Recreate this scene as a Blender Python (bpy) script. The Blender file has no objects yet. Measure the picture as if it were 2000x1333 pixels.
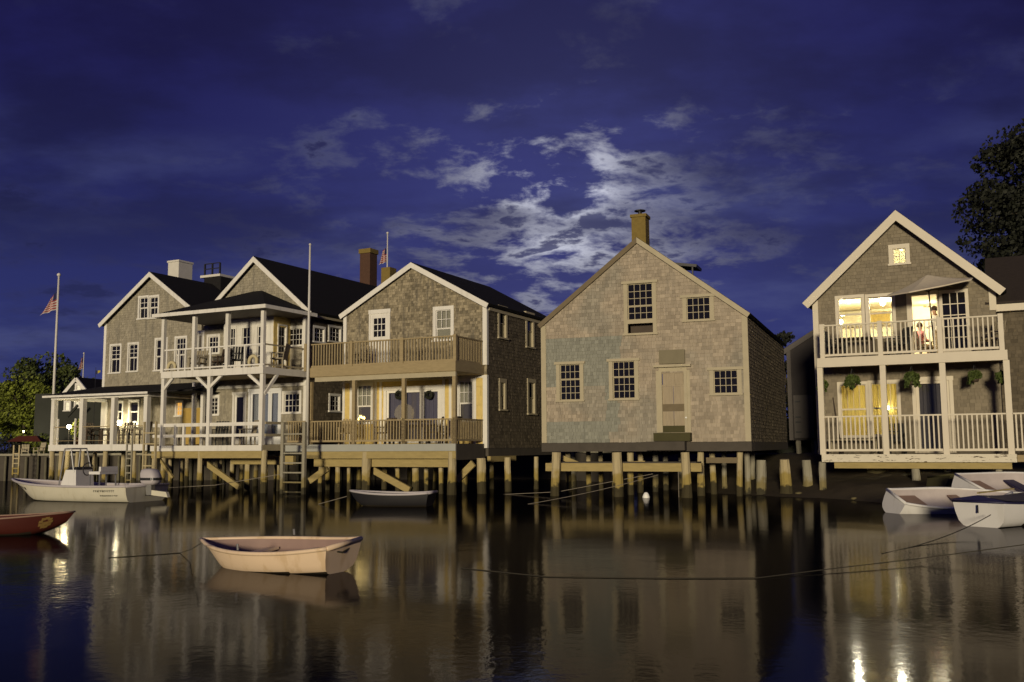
import bpy, math, random
from mathutils import Matrix, Vector

random.seed(11)
sc = bpy.context.scene
col = sc.collection
rad = math.radians

# ------------------------------------------------------------------ camera
F, CX, CY = 1900.0, 1000.0, 666.5          # focal length and centre in photo pixels (2000 wide)
PITCH = math.atan((872 - CY) / F)
ROLL = rad(-0.35)
CAM_Z = 1.65
CAMM = Matrix.Rotation(math.pi / 2 + PITCH, 3, 'X') @ Matrix.Rotation(ROLL, 3, 'Z')
cd = bpy.data.cameras.new('camera')
cd.sensor_width = 36.0
cd.lens = F / 2000.0 * 36.0
cd.clip_start, cd.clip_end = 0.1, 3000
cam = bpy.data.objects.new('camera', cd)
cam.matrix_world = Matrix.Translation((0, 0, CAM_Z)) @ CAMM.to_4x4()
col.objects.link(cam)
sc.camera = cam


def ray(px, py):
    return CAMM @ Vector(((px - CX) / F, (CY - py) / F, -1.0))


def at_y(px, py, Y):
    r = ray(px, py)
    t = Y / r.y
    return Vector((r.x * t, Y, CAM_Z + r.z * t))


def at_z(px, py, z=0.0):
    r = ray(px, py)
    t = (z - CAM_Z) / r.z
    return Vector((r.x * t, r.y * t, z))


# ------------------------------------------------------------------ night sky, moon behind the clouds
class NT:
    def __init__(s, tree):
        s.t = tree

    def n(s, kind, **kw):
        nd = s.t.nodes.new(kind)
        for k, v in kw.items():
            setattr(nd, k, v)
        return nd

    def put(s, sock, val):
        if isinstance(val, (int, float)):
            sock.default_value = val
        elif isinstance(val, (tuple, list)):
            sock.default_value = tuple(val) + ((1.0,) if len(sock.default_value) == 4 and len(val) == 3 else ())
        else:
            s.t.links.new(val, sock)

    def m(s, op, a, b=None, c=None, clamp=False):
        nd = s.n('ShaderNodeMath', operation=op, use_clamp=clamp)
        for i, x in enumerate((a, b, c)):
            if x is not None:
                s.put(nd.inputs[i], x)
        return nd.outputs[0]

    def vm(s, op, a, b=None, out=0):
        nd = s.n('ShaderNodeVectorMath', operation=op)
        s.put(nd.inputs[0], a)
        if b is not None:
            s.put(nd.inputs[1], b)
        return nd.outputs['Value' if op in ('DOT_PRODUCT', 'LENGTH') else 'Vector']

    def mix(s, f, a, b, blend='MIX'):
        nd = s.n('ShaderNodeMix', data_type='RGBA', blend_type=blend)
        s.put(nd.inputs[0], f)
        s.put(nd.inputs[6], a)
        s.put(nd.inputs[7], b)
        return nd.outputs[2]

    def ss(s, x, lo, hi, a=0.0, b=1.0):
        nd = s.n('ShaderNodeMapRange', interpolation_type='SMOOTHSTEP')
        for i, v in enumerate((x, lo, hi, a, b)):
            s.put(nd.inputs[i], v)
        return nd.outputs[0]

    def noise(s, vec, scale, detail=4, rough=0.55, dist=0.0, lac=2.0):
        nd = s.n('ShaderNodeTexNoise')
        s.put(nd.inputs['Vector'], vec)
        s.put(nd.inputs['Scale'], scale)
        s.put(nd.inputs['Detail'], detail)
        s.put(nd.inputs['Roughness'], rough)
        s.put(nd.inputs['Distortion'], dist)
        s.put(nd.inputs['Lacunarity'], lac)
        return nd.outputs['Fac']

    def xyz(s, x, y, z):
        nd = s.n('ShaderNodeCombineXYZ')
        for i, v in enumerate((x, y, z)):
            s.put(nd.inputs[i], v)
        return nd.outputs[0]

    def sep(s, v):
        nd = s.n('ShaderNodeSeparateXYZ')
        s.put(nd.inputs[0], v)
        return nd.outputs


MOON = ray(1112, 405).normalized()
AZ0, EL0 = math.atan2(ray(1085, 450).x, ray(1085, 450).y), math.asin(ray(1085, 450).normalized().z)
world = bpy.data.worlds.new('World')
sc.world = world
world.use_nodes = True
wt = world.node_tree
wt.nodes.clear()
W = NT(wt)
dirv = W.vm('NORMALIZE', W.n('ShaderNodeTexCoord').outputs['Generated'])
dx, dy, dz = W.sep(dirv)
up = W.m('MAXIMUM', dz, 0.0)
dm = W.m('MAXIMUM', W.vm('DOT_PRODUCT', dirv, tuple(MOON)), 0.0)
g_core = W.m('POWER', dm, 2600.0)
g_mid = W.m('POWER', dm, 300.0)
g_wide = W.m('POWER', dm, 30.0)
sky = W.mix(W.ss(up, 0.02, 0.42), (0.029, 0.037, 0.148), (0.0125, 0.0115, 0.078))
sky = W.mix(W.m('MULTIPLY', g_wide, 0.75), sky, (0.050, 0.055, 0.200))
# layered clouds on a flat deck overhead; thickest where the moon stands behind them
az = W.m('ARCTAN2', dx, dy)
el = W.m('ARCSINE', dz)
ex = W.m('DIVIDE', W.m('SUBTRACT', az, AZ0), 0.34)
ey = W.m('DIVIDE', W.m('SUBTRACT', el, EL0), 0.060)
cov = W.m('EXPONENT', W.m('MULTIPLY', W.m('ADD', W.m('MULTIPLY', ex, ex), W.m('MULTIPLY', ey, ey)), -1.0))
inv = W.m('DIVIDE', 1.0, W.m('ADD', up, 0.20))
qx = W.m('MULTIPLY', W.m('MULTIPLY', dx, inv), 0.95)
qy = W.m('MULTIPLY', dy, inv)
S1, S2, S3 = 5.1, 61.3, 5.0
warp = W.noise(W.xyz(qx, qy, S1), 2.6, 3, 0.55)
wq = W.m('SUBTRACT', warp, 0.5)
cp2 = W.xyz(W.m('ADD', qx, W.m('MULTIPLY', wq, 0.12)), W.m('ADD', qy, W.m('MULTIPLY', wq, 0.16)), S2)
big = W.noise(cp2, 2.2, 2, 0.5)
fine = W.noise(cp2, 7.5, 8, 0.60)
dens = W.m('ADD', W.m('MULTIPLY', big, 0.40), W.m('MULTIPLY', fine, 0.60))
band = W.m('MULTIPLY', W.ss(up, 0.00, 0.08), W.ss(up, 0.20, 0.34, 1.0, 0.0))
thr = W.m('SUBTRACT', 0.560, W.m('ADD', W.m('MULTIPLY', band, 0.050), W.m('MULTIPLY', cov, 0.036)))
rel = W.m('SUBTRACT', dens, thr)
thin = W.ss(rel, -0.030, 0.085)
thick = W.ss(rel, 0.058, 0.120)
lit = W.m('ADD', W.m('ADD', W.m('MULTIPLY', g_core, 0.85), W.m('MULTIPLY', g_mid, 0.72)), W.m('MULTIPLY', g_wide, 0.145))
ccol = W.mix(1.0, W.mix(W.ss(dm, 0.965, 0.998), (0.60, 0.65, 1.0), (0.93, 0.95, 1.0)), W.xyz(lit, lit, lit), 'MULTIPLY')
ccol = W.mix(1.0, ccol, (0.028, 0.030, 0.095), 'ADD')
dark = W.mix(1.0, sky, (0.80, 0.76, 0.66), 'MULTIPLY')
sky2 = W.mix(W.m('MULTIPLY', thin, W.ss(dm, 0.86, 0.985, 0.35, 0.97)), sky, ccol)
sky2 = W.mix(W.m('MULTIPLY', thick, 0.88), sky2, dark)
# broad soft banks: pale sheets low down, dark sheets higher up
hz = W.noise(W.xyz(W.m('MULTIPLY', qx, 0.8), qy, 33.0), 2.6, 6, 0.56)
sky2 = W.mix(W.m('MULTIPLY', W.ss(hz, 0.42, 0.68), W.m('ADD', W.m('MULTIPLY', band, 0.55), 0.06)), sky2, (0.070, 0.082, 0.205))
bank = W.noise(W.xyz(W.m('MULTIPLY', qx, 0.8), qy, S3), 2.1, 6, 0.56)
sky2 = W.mix(W.m('MULTIPLY', W.ss(bank, 0.40, 0.62), W.ss(up, 0.12, 0.26, 0.10, 0.80)), sky2, W.mix(1.0, dark, (0.85, 0.85, 0.80), 'MULTIPLY'))
bg = W.n('ShaderNodeBackground')
W.put(bg.inputs['Color'], sky2)
bg.inputs['Strength'].default_value = 1.0
wo = W.n('ShaderNodeOutputWorld')
wt.links.new(bg.outputs[0], wo.inputs[0])

# ------------------------------------------------------------------ key light: the lit quay behind the camera
sl = bpy.data.lights.new('key_light', 'SUN')
sl.energy = 2.75
sl.angle = rad(6.0)
sl.color = (1.0, 0.845, 0.57)
so = bpy.data.objects.new('key_light', sl)
to_light = Vector((-0.22, -0.97, 0.10)).normalized()
so.rotation_euler = to_light.to_track_quat('Z', 'Y').to_euler()
so.location = (-12, -30, 20)
col.objects.link(so)

sc.view_settings.view_transform = 'Standard'
sc.view_settings.look = 'None'
sc.view_settings.exposure = 0.0
sc.view_settings.gamma = 1.0
sc.view_settings.use_curve_mapping = False
sc.cycles.use_denoising = True
sc.cycles.max_bounces = 8
sc.cycles.transparent_max_bounces = 16
sc.cycles.sample_clamp_indirect = 6.0
sc.cycles.caustics_reflective = False
sc.cycles.caustics_refractive = False

# ------------------------------------------------------------------ materials
MAT = {}


def mat(name, color, rough=0.8, var=0.22, scale=5.0, bump=0.0, bscale=40.0, tone=0.0, spec=0.3, metal=0.0,
        stretch=(1, 1, 1), stain=None, streak=None, tint=None):
    m = bpy.data.materials.new(name)
    m.use_nodes = True
    t = m.node_tree
    t.nodes.clear()
    N = NT(t)
    pos = N.n('ShaderNodeNewGeometry').outputs['Position']
    p2 = N.vm('MULTIPLY', pos, stretch)
    nz = N.noise(p2, scale, 6, 0.6)
    f = N.m('ADD', 1.0 - var, N.m('MULTIPLY', nz, 2 * var))
    if tone:
        a = N.n('ShaderNodeAttribute', attribute_name='tone').outputs['Fac']
        f = N.m('MULTIPLY', f, N.m('ADD', 1.0 - tone, N.m('MULTIPLY', a, 2 * tone)))
    c = N.mix(1.0, color, N.xyz(f, f, f), 'MULTIPLY')
    if tint:       # large soft patches of another weathering colour
        big = N.noise(pos, tint[1], 3, 0.5)
        c = N.mix(N.ss(big, tint[2], tint[2] + 0.14, 0.0, tint[3]), c, N.mix(1.0, tint[0], N.xyz(f, f, f), 'MULTIPLY'))
    if streak:     # rain streaks down the boards
        sv = N.noise(N.vm('MULTIPLY', pos, (3.2, 3.2, 0.28)), 1.6, 4, 0.6)
        c = N.mix(N.ss(sv, 0.52, 0.68, 0.0, streak[1]), c, streak[0])
    if stain:      # tide marks on timber standing in the water
        z = N.sep(pos)[2]
        wob = N.m('ADD', z, N.m('MULTIPLY', N.m('SUBTRACT', N.noise(pos, 4.0, 3, 0.5), 0.5), 0.65))
        c = N.mix(N.ss(wob, stain[2], stain[2] - 0.22, 0.0, 0.85), c, stain[0])
        c = N.mix(N.ss(wob, stain[3], stain[3] - 0.12, 0.0, 0.9), c, stain[1])
    bs = N.n('ShaderNodeBsdfPrincipled')
    N.put(bs.inputs['Base Color'], c)
    bs.inputs['Roughness'].default_value = rough
    bs.inputs['Specular IOR Level'].default_value = spec
    bs.inputs['Metallic'].default_value = metal
    if bump:
        b = N.n('ShaderNodeBump')
        b.inputs['Strength'].default_value = bump
        b.inputs['Distance'].default_value = 0.02
        N.put(b.inputs['Height'], N.noise(p2, bscale, 5, 0.65))
        t.links.new(b.outputs[0], bs.inputs['Normal'])
    o = N.n('ShaderNodeOutputMaterial')
    t.links.new(bs.outputs[0], o.inputs[0])
    MAT[name] = m
    return m


def emit_mat(name, color, strength):
    m = bpy.data.materials.new(name)
    m.use_nodes = True
    t = m.node_tree
    t.nodes.clear()
    N = NT(t)
    e = N.n('ShaderNodeEmission')
    N.put(e.inputs[0], color)
    e.inputs[1].default_value = strength
    o = N.n('ShaderNodeOutputMaterial')
    t.links.new(e.outputs[0], o.inputs[0])
    MAT[name] = m


def glass_mat(name, tint):
    m = bpy.data.materials.new(name)
    m.use_nodes = True
    t = m.node_tree
    t.nodes.clear()
    N = NT(t)
    tr = N.n('ShaderNodeBsdfTransparent')
    N.put(tr.inputs[0], tint)
    gl = N.n('ShaderNodeBsdfGlossy')
    gl.inputs['Roughness'].default_value = 0.03
    fr = N.n('ShaderNodeFresnel')
    fr.inputs[0].default_value = 1.45
    mx = N.n('ShaderNodeMixShader')
    t.links.new(fr.outputs[0], mx.inputs[0])
    t.links.new(tr.outputs[0], mx.inputs[1])
    t.links.new(gl.outputs[0], mx.inputs[2])
    o = N.n('ShaderNodeOutputMaterial')
    t.links.new(mx.outputs[0], o.inputs[0])
    MAT[name] = m


def cloth_mat(name, color, transl):
    m = bpy.data.materials.new(name)
    m.use_nodes = True
    t = m.node_tree
    t.nodes.clear()
    N = NT(t)
    pos = N.n('ShaderNodeNewGeometry').outputs['Position']
    f = N.m('ADD', 0.85, N.m('MULTIPLY', N.noise(N.vm('MULTIPLY', pos, (1, 1, 0.08)), 14.0, 3, 0.5), 0.3))
    c = N.mix(1.0, color, N.xyz(f, f, f), 'MULTIPLY')
    d = N.n('ShaderNodeBsdfDiffuse')
    N.put(d.inputs[0], c)
    tl = N.n('ShaderNodeBsdfTranslucent')
    N.put(tl.inputs[0], c)
    mx = N.n('ShaderNodeMixShader')
    mx.inputs[0].default_value = transl
    t.links.new(d.outputs[0], mx.inputs[1])
    t.links.new(tl.outputs[0], mx.inputs[2])
    o = N.n('ShaderNodeOutputMaterial')
    t.links.new(mx.outputs[0], o.inputs[0])
    MAT[name] = m


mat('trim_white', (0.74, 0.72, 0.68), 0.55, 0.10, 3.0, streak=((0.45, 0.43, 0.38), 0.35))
mat('trim_warm_lit', (0.66, 0.60, 0.49), 0.55, 0.08, 3.0)  # white trim copy with warmer lamp light put into its colour
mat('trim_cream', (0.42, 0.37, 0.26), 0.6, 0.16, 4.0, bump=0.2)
mat('trim_peeling', (0.66, 0.61, 0.50), 0.6, 0.12, 3.0)
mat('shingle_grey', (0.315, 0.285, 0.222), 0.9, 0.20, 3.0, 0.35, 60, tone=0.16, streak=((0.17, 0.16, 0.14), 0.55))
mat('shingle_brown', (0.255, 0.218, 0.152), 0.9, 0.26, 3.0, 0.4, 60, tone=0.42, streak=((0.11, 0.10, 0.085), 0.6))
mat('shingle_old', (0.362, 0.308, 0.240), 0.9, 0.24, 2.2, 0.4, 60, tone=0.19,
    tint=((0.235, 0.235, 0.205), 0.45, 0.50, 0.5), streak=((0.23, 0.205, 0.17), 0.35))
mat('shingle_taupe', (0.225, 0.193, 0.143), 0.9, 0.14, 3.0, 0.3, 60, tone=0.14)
mat('shingle_shade', (0.115, 0.095, 0.068), 0.9, 0.2, 3.0, 0.3, 60, tone=0.25)  # darker shingle copy; the shade of the side walls is in its colour
mat('wall_yellow', (0.64, 0.49, 0.18), 0.85, 0.25, 7.0, 0.3, 30)  # yellow paint; on the deck house it also carries yellow lamp light
mat('wall_ochre', (0.42, 0.29, 0.08), 0.85, 0.22, 5.0)
mat('roof_dark', (0.020, 0.019, 0.020), 0.95, 0.3, 8.0, 0.6, 30, spec=0.1)
mat('roof_brown', (0.045, 0.036, 0.032), 0.95, 0.3, 8.0, 0.6, 30, spec=0.1)
mat('rake_brown', (0.17, 0.135, 0.085), 0.8, 0.2, 5.0)
mat('deck_wood', (0.34, 0.27, 0.155), 0.8, 0.28, 4.0, 0.4, 20, stretch=(1, 1, 4))
mat('deck_grey', (0.37, 0.38, 0.36), 0.7, 0.12, 2.0)
mat('beam_wood', (0.36, 0.285, 0.125), 0.85, 0.30, 3.0, 0.5, 18, stretch=(1, 1, 4))
mat('beam_dark', (0.075, 0.065, 0.055), 0.9, 0.3, 3.0)
mat('pile_wood', (0.44, 0.37, 0.225), 0.9, 0.32, 3.0, 0.7, 14, stretch=(3, 3, 0.5),
    stain=((0.30, 0.225, 0.055), (0.028, 0.026, 0.018), 0.85, 0.44))
mat('pile_grey', (0.30, 0.28, 0.22), 0.9, 0.36, 3.0, 0.7, 14, stretch=(3, 3, 0.5),
    stain=((0.20, 0.16, 0.06), (0.03, 0.028, 0.02), 0.65, 0.25))
mat('post_dim', (0.13, 0.12, 0.085), 0.9, 0.36, 3.0, 0.5, 14)
mat('shingle_cool_shadow', (0.255, 0.258, 0.222), 0.9, 0.15, 2.2, 0.4, 60, tone=0.15, streak=((0.18, 0.185, 0.165), 0.4))  # shingle copy with the cool shadow put into its colour
mat('board_olive', (0.21, 0.185, 0.125), 0.85, 0.15, 4.0)
mat('door_wood', (0.36, 0.30, 0.215), 0.85, 0.28, 5.0, 0.4, 20, stretch=(4, 4, 0.6))
mat('door_white', (0.70, 0.71, 0.73), 0.45, 0.06, 3.0)  # faint blue cast stands for cool light on the veranda door
mat('brick_tan', (0.20, 0.145, 0.042), 0.9, 0.35, 9.0, 0.6, 30)
mat('brick_red', (0.085, 0.045, 0.03), 0.9, 0.35, 9.0, 0.6, 30)
mat('chimney_white', (0.62, 0.60, 0.55), 0.8, 0.12, 4.0)
mat('metal_dark', (0.05, 0.05, 0.055), 0.45, 0.2, 5.0, metal=0.6)
mat('metal_grey', (0.35, 0.35, 0.36), 0.4, 0.15, 5.0, metal=0.7)
mat('pole_white', (0.62, 0.60, 0.57), 0.4, 0.08, 4.0)
mat('blind', (0.36, 0.34, 0.28), 0.8, 0.10, 4.0)
mat('blind_dark', (0.11, 0.10, 0.11), 0.8, 0.2, 4.0)
mat('curtain_blue', (0.14, 0.13, 0.19), 0.9, 0.35, 9.0, stretch=(6, 6, 0.2))
mat('curtain_cool_lit', (0.30, 0.32, 0.40), 0.9, 0.35, 9.0, stretch=(6, 6, 0.2))  # bluish colour stands for cool lamp light at the veranda door
mat('room_cream', (0.84, 0.79, 0.58), 0.8, 0.06, 2.0)
mat('room_floor', (0.34, 0.22, 0.11), 0.5, 0.2, 4.0)
mat('wood_dark', (0.06, 0.042, 0.03), 0.6, 0.3, 5.0)
mat('cushion', (0.30, 0.26, 0.19), 0.95, 0.15, 5.0)
mat('cushion_dark', (0.05, 0.05, 0.05), 0.95, 0.15, 5.0)
mat('canvas', (0.60, 0.53, 0.41), 0.9, 0.10, 3.0)
mat('rope', (0.24, 0.21, 0.17), 0.95, 0.2, 20)
mat('rope_dark', (0.045, 0.04, 0.03), 0.95, 0.2, 20)
mat('buoy_cream', (0.55, 0.48, 0.30), 0.7, 0.12, 6.0)
mat('float_white', (0.9, 0.9, 0.86), 0.5, 0.03, 4.0)
mat('hull_cream', (0.74, 0.57, 0.41), 0.42, 0.10, 2.5, streak=((0.52, 0.36, 0.19), 0.45))
mat('hull_white', (0.60, 0.57, 0.47), 0.40, 0.09, 2.5, streak=((0.44, 0.40, 0.29), 0.4))
mat('hull_bright', (0.70, 0.69, 0.69), 0.40, 0.07, 2.5, streak=((0.52, 0.5, 0.47), 0.3))
mat('hull_red', (0.070, 0.016, 0.012), 0.45, 0.2, 3.0)
mat('hull_dark', (0.022, 0.021, 0.024), 0.5, 0.2, 3.0)
mat('hull_navy', (0.020, 0.018, 0.065), 0.5, 0.15, 3.0)
mat('hull_olive', (0.06, 0.055, 0.022), 0.8, 0.3, 3.0)
mat('boat_inside', (0.30, 0.205, 0.18), 0.6, 0.2, 3.0)
mat('boat_inside_grey', (0.46, 0.41, 0.41), 0.6, 0.2, 3.0)
mat('thwart', (0.30, 0.20, 0.15), 0.6, 0.2, 5.0, stretch=(1, 1, 3))
mat('gunwale_grey', (0.46, 0.43, 0.46), 0.5, 0.1, 4.0)
mat('boot_stripe', (0.035, 0.028, 0.02), 0.6, 0.2, 3.0)
mat('lettering', (0.05, 0.045, 0.035), 0.6, 0.1, 3.0)
mat('gold_paint', (0.22, 0.14, 0.045), 0.5, 0.35, 12.0)
mat('skin', (0.50, 0.30, 0.20), 0.6, 0.08, 4.0)
mat('hair', (0.05, 0.03, 0.02), 0.7, 0.2, 8.0)
mat('shirt_white', (0.66, 0.62, 0.54), 0.9, 0.1, 6.0)
mat('shirt_pink', (0.62, 0.25, 0.25), 0.9, 0.1, 6.0)
mat('trousers', (0.46, 0.37, 0.25), 0.9, 0.12, 6.0)
mat('leaf_dark', (0.013, 0.015, 0.009), 0.7, 0.4, 0.7, tone=0.6)
mat('leaf_mid', (0.060, 0.078, 0.020), 0.7, 0.4, 0.5, tone=0.55)
mat('leaf_bright', (0.15, 0.18, 0.022), 0.7, 0.4, 0.6, tone=0.5)
mat('leaf_basket', (0.060, 0.085, 0.018), 0.7, 0.4, 3.0, tone=0.5)
mat('bark', (0.06, 0.048, 0.035), 0.95, 0.3, 4.0, 0.5, 12)
mat('flag_red', (0.34, 0.05, 0.05), 0.9, 0.1, 5.0)
mat('flag_white', (0.52, 0.48, 0.46), 0.9, 0.1, 5.0)
mat('flag_blue', (0.03, 0.035, 0.11), 0.9, 0.1, 5.0)
mat('flag_yellow', (0.45, 0.38, 0.04), 0.9, 0.1, 5.0)
mat('canopy_red', (0.08, 0.018, 0.012), 0.9, 0.2, 4.0)
mat('house_far', (0.032, 0.034, 0.028), 0.9, 0.2, 3.0)
mat('house_dusk', (0.045, 0.040, 0.042), 0.9, 0.2, 3.0)
mat('mud', (0.052, 0.040, 0.026), 0.85, 0.5, 1.4, 0.9, 7.0)
mat('grass_dark', (0.030, 0.032, 0.015), 0.95, 0.4, 0.6, 0.6, 9.0)
mat('stone', (0.14, 0.12, 0.06), 0.9, 0.3, 5.0, 0.6, 12)
mat('pane_dark', (0.010, 0.009, 0.011), 0.06, 0.1, 2.0, spec=0.5)
mat('panel_grey', (0.10, 0.09, 0.088), 0.7, 0.12, 3.0)
glass_mat('pane_clear', (0.92, 0.93, 0.92))
cloth_mat('curtain_yellow', (0.80, 0.66, 0.24), 0.55)
cloth_mat('lamp_shade', (0.9, 0.82, 0.6), 0.6)
emit_mat('bulb_warm', (1.0, 0.80, 0.36), 40.0)
emit_mat('bulb_white', (1.0, 0.88, 0.55), 60.0)
emit_mat('flame', (1.0, 0.72, 0.20), 6.0)
emit_mat('window_lit', (1.0, 0.88, 0.55), 1.1)
emit_mat('window_amber', (1.0, 0.50, 0.10), 0.9)

# white fascia with flakes of paint gone
_m = MAT['trim_peeling']
_t = _m.node_tree
_N = NT(_t)
_b = next(n for n in _t.nodes if n.type == 'BSDF_PRINCIPLED')
_src = _b.inputs['Base Color'].links[0].from_socket
_pos = _N.n('ShaderNodeNewGeometry').outputs['Position']
_k = _N.noise(_N.vm('MULTIPLY', _pos, (2.2, 2.2, 11.0)), 2.0, 5, 0.6)
_t.links.new(_N.mix(_N.ss(_k, 0.595, 0.62), _src, (0.10, 0.075, 0.05)), _b.inputs['Base Color'])


# water
def water_mat():
    m = bpy.data.materials.new('water')
    m.use_nodes = True
    t = m.node_tree
    t.nodes.clear()
    N = NT(t)
    pos = N.n('ShaderNodeNewGeometry').outputs['Position']
    a = N.noise(N.vm('MULTIPLY', pos, (1.0, 0.8, 1)), 9.0, 3, 0.55)
    b = N.noise(N.vm('MULTIPLY', pos, (0.6, 0.5, 1)), 1.3, 2, 0.5)
    calm = N.ss(N.noise(pos, 0.22, 2, 0.5), 0.4, 0.65, 0.35, 1.3)
    open_w = N.ss(N.sep(pos)[1], 9.0, 24.0, 1.0, 0.30)      # the water lies calmer in the lee of the piers
    h = N.m('MULTIPLY', N.m('ADD', N.m('MULTIPLY', a, 0.24), N.m('MULTIPLY', b, 0.8)), N.m('MULTIPLY', calm, open_w))
    bp = N.n('ShaderNodeBump')
    bp.inputs['Strength'].default_value = 1.0
    bp.inputs['Distance'].default_value = 0.010
    N.put(bp.inputs['Height'], h)
    df = N.n('ShaderNodeBsdfDiffuse')
    df.inputs[0].default_value = (0.004, 0.004, 0.005, 1)
    gl = N.n('ShaderNodeBsdfGlossy')
    gl.inputs['Color'].default_value = (0.51, 0.50, 0.51, 1)      # reflection colour lowered to darken the mirrored houses
    gl.inputs['Roughness'].default_value = 0.085
    fr = N.n('ShaderNodeFresnel')
    fr.inputs[0].default_value = 1.33
    for nd in (df, gl):
        t.links.new(bp.outputs[0], nd.inputs['Normal'])
    mx = N.n('ShaderNodeMixShader')
    t.links.new(fr.outputs[0], mx.inputs[0])
    t.links.new(df.outputs[0], mx.inputs[1])
    t.links.new(gl.outputs[0], mx.inputs[2])
    o = N.n('ShaderNodeOutputMaterial')
    t.links.new(mx.outputs[0], o.inputs[0])
    MAT['water'] = m


water_mat()


# ------------------------------------------------------------------ mesh builder and tagging
def tag(o, label, cat, group=None, kind=None):
    o['label'] = label
    o['category'] = cat
    if group:
        o['group'] = group
    if kind:
        o['kind'] = kind
    return o


def thing(name, label, cat, loc=(0, 0, 0), rz=0.0, group=None):
    o = bpy.data.objects.new(name, None)
    o.empty_display_size = 0.3
    o.location = loc
    o.rotation_euler = (0, 0, rz)
    col.objects.link(o)
    return tag(o, label, cat, group)


def link(name, me, parent=None, loc=(0, 0, 0), rot=(0, 0, 0), scale=(1, 1, 1)):
    o = bpy.data.objects.new(name, me)
    o.location = loc
    o.rotation_euler = rot
    o.scale = scale
    if parent is not None:
        o.parent = parent
    col.objects.link(o)
    return o


class MB:
    def __init__(s):
        s.v, s.f, s.t, s.mi = [], [], [], []
        s.cur = 0.5
        s.m = 0

    def face(s, *idx):
        s.f.append(idx)
        s.t.append(s.cur)
        s.mi.append(s.m)

    def pts(s, pts):
        b = len(s.v)
        s.v.extend([tuple(p) for p in pts])
        return b

    def poly(s, pts):
        b = s.pts(pts)
        s.face(*range(b, b + len(pts)))
        return s

    def hexa(s, p):
        b = s.pts(p)     # 0-3 bottom loop, 4-7 top loop
        for q in ((3, 2, 1, 0), (4, 5, 6, 7), (0, 1, 5, 4), (1, 2, 6, 5), (2, 3, 7, 6), (3, 0, 4, 7)):
            s.face(*[b + i for i in q])
        return s

    def box(s, x0, x1, y0, y1, z0, z1):
        return s.hexa([(x0, y0, z0), (x1, y0, z0), (x1, y1, z0), (x0, y1, z0),
                       (x0, y0, z1), (x1, y0, z1), (x1, y1, z1), (x0, y1, z1)])

    def beam(s, p, q, w, h, upv=(0, 0, 1)):
        p, q = Vector(p), Vector(q)
        d = (q - p).normalized()
        upv = Vector(upv)
        if abs(d.dot(upv)) > 0.98:
            upv = Vector((0, 1, 0))
        r = d.cross(upv).normalized() * (w / 2)
        u = r.cross(d).normalized() * (h / 2)
        return s.hexa([p - r - u, p + r - u, q + r - u, q - r - u, p - r + u, p + r + u, q + r + u, q - r + u])

    def cyl(s, p, q, r0, r1=None, n=10, caps=True):
        r1 = r0 if r1 is None else r1
        p, q = Vector(p), Vector(q)
        d = (q - p).normalized()
        a = d.orthogonal().normalized()
        b = d.cross(a)
        k = len(s.v)
        for c, r in ((p, r0), (q, r1)):
            for i in range(n):
                t = 2 * math.pi * i / n
                s.v.append(tuple(c + a * (r * math.cos(t)) + b * (r * math.sin(t))))
        for i in range(n):
            j = (i + 1) % n
            s.face(k + i, k + j, k + n + j, k + n + i)
        if caps:
            s.face(*[k + i for i in reversed(range(n))])
            s.face(*[k + n + i for i in range(n)])
        return s

    def tube(s, pts, r, n=6):
        pts = [Vector(p) for p in pts]
        k = len(s.v)
        for i, p in enumerate(pts):
            d = (pts[min(i + 1, len(pts) - 1)] - pts[max(i - 1, 0)]).normalized()
            a = d.cross(Vector((0, 0, 1)))
            a = a.normalized() if a.length > 1e-4 else Vector((1, 0, 0))
            b = a.cross(d)
            rr = r(i / (len(pts) - 1)) if callable(r) else r
            for j in range(n):
                t = 2 * math.pi * j / n
                s.v.append(tuple(p + a * (rr * math.cos(t)) + b * (rr * math.sin(t))))
        for i in range(len(pts) - 1):
            for j in range(n):
                j2 = (j + 1) % n
                s.face(k + i * n + j, k + i * n + j2, k + (i + 1) * n + j2, k + (i + 1) * n + j)
        s.face(*[k + j for j in reversed(range(n))])
        s.face(*[k + (len(pts) - 1) * n + j for j in range(n)])
        return s

    def lathe(s, prof, c=(0, 0, 0), n=14):
        k = len(s.v)
        for r, z in prof:
            for i in range(n):
                t = 2 * math.pi * i / n
                s.v.append((c[0] + r * math.cos(t), c[1] + r * math.sin(t), c[2] + z))
        for a in range(len(prof) - 1):
            for i in range(n):
                j = (i + 1) % n
                s.face(k + a * n + i, k + a * n + j, k + (a + 1) * n + j, k + (a + 1) * n + i)
        return s

    def mesh(s, name, mats, smooth=False):
        me = bpy.data.meshes.new(name)
        me.from_pydata(s.v, [], s.f)
        for x in (mats if isinstance(mats, (list, tuple)) else [mats]):
            me.materials.append(MAT[x])
        if any(s.mi):
            me.polygons.foreach_set('material_index', s.mi)
        at = me.attributes.new('tone', 'FLOAT', 'FACE')
        at.data.foreach_set('value', s.t)
        if smooth:
            me.polygons.foreach_set('use_smooth', [True] * len(s.f))
        me.update()
        return me

    def build(s, name, mats, parent=None, smooth=False, kind=None):
        o = link(name, s.mesh(name, mats, smooth), parent)
        if kind:
            o['kind'] = kind
        return o


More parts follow.
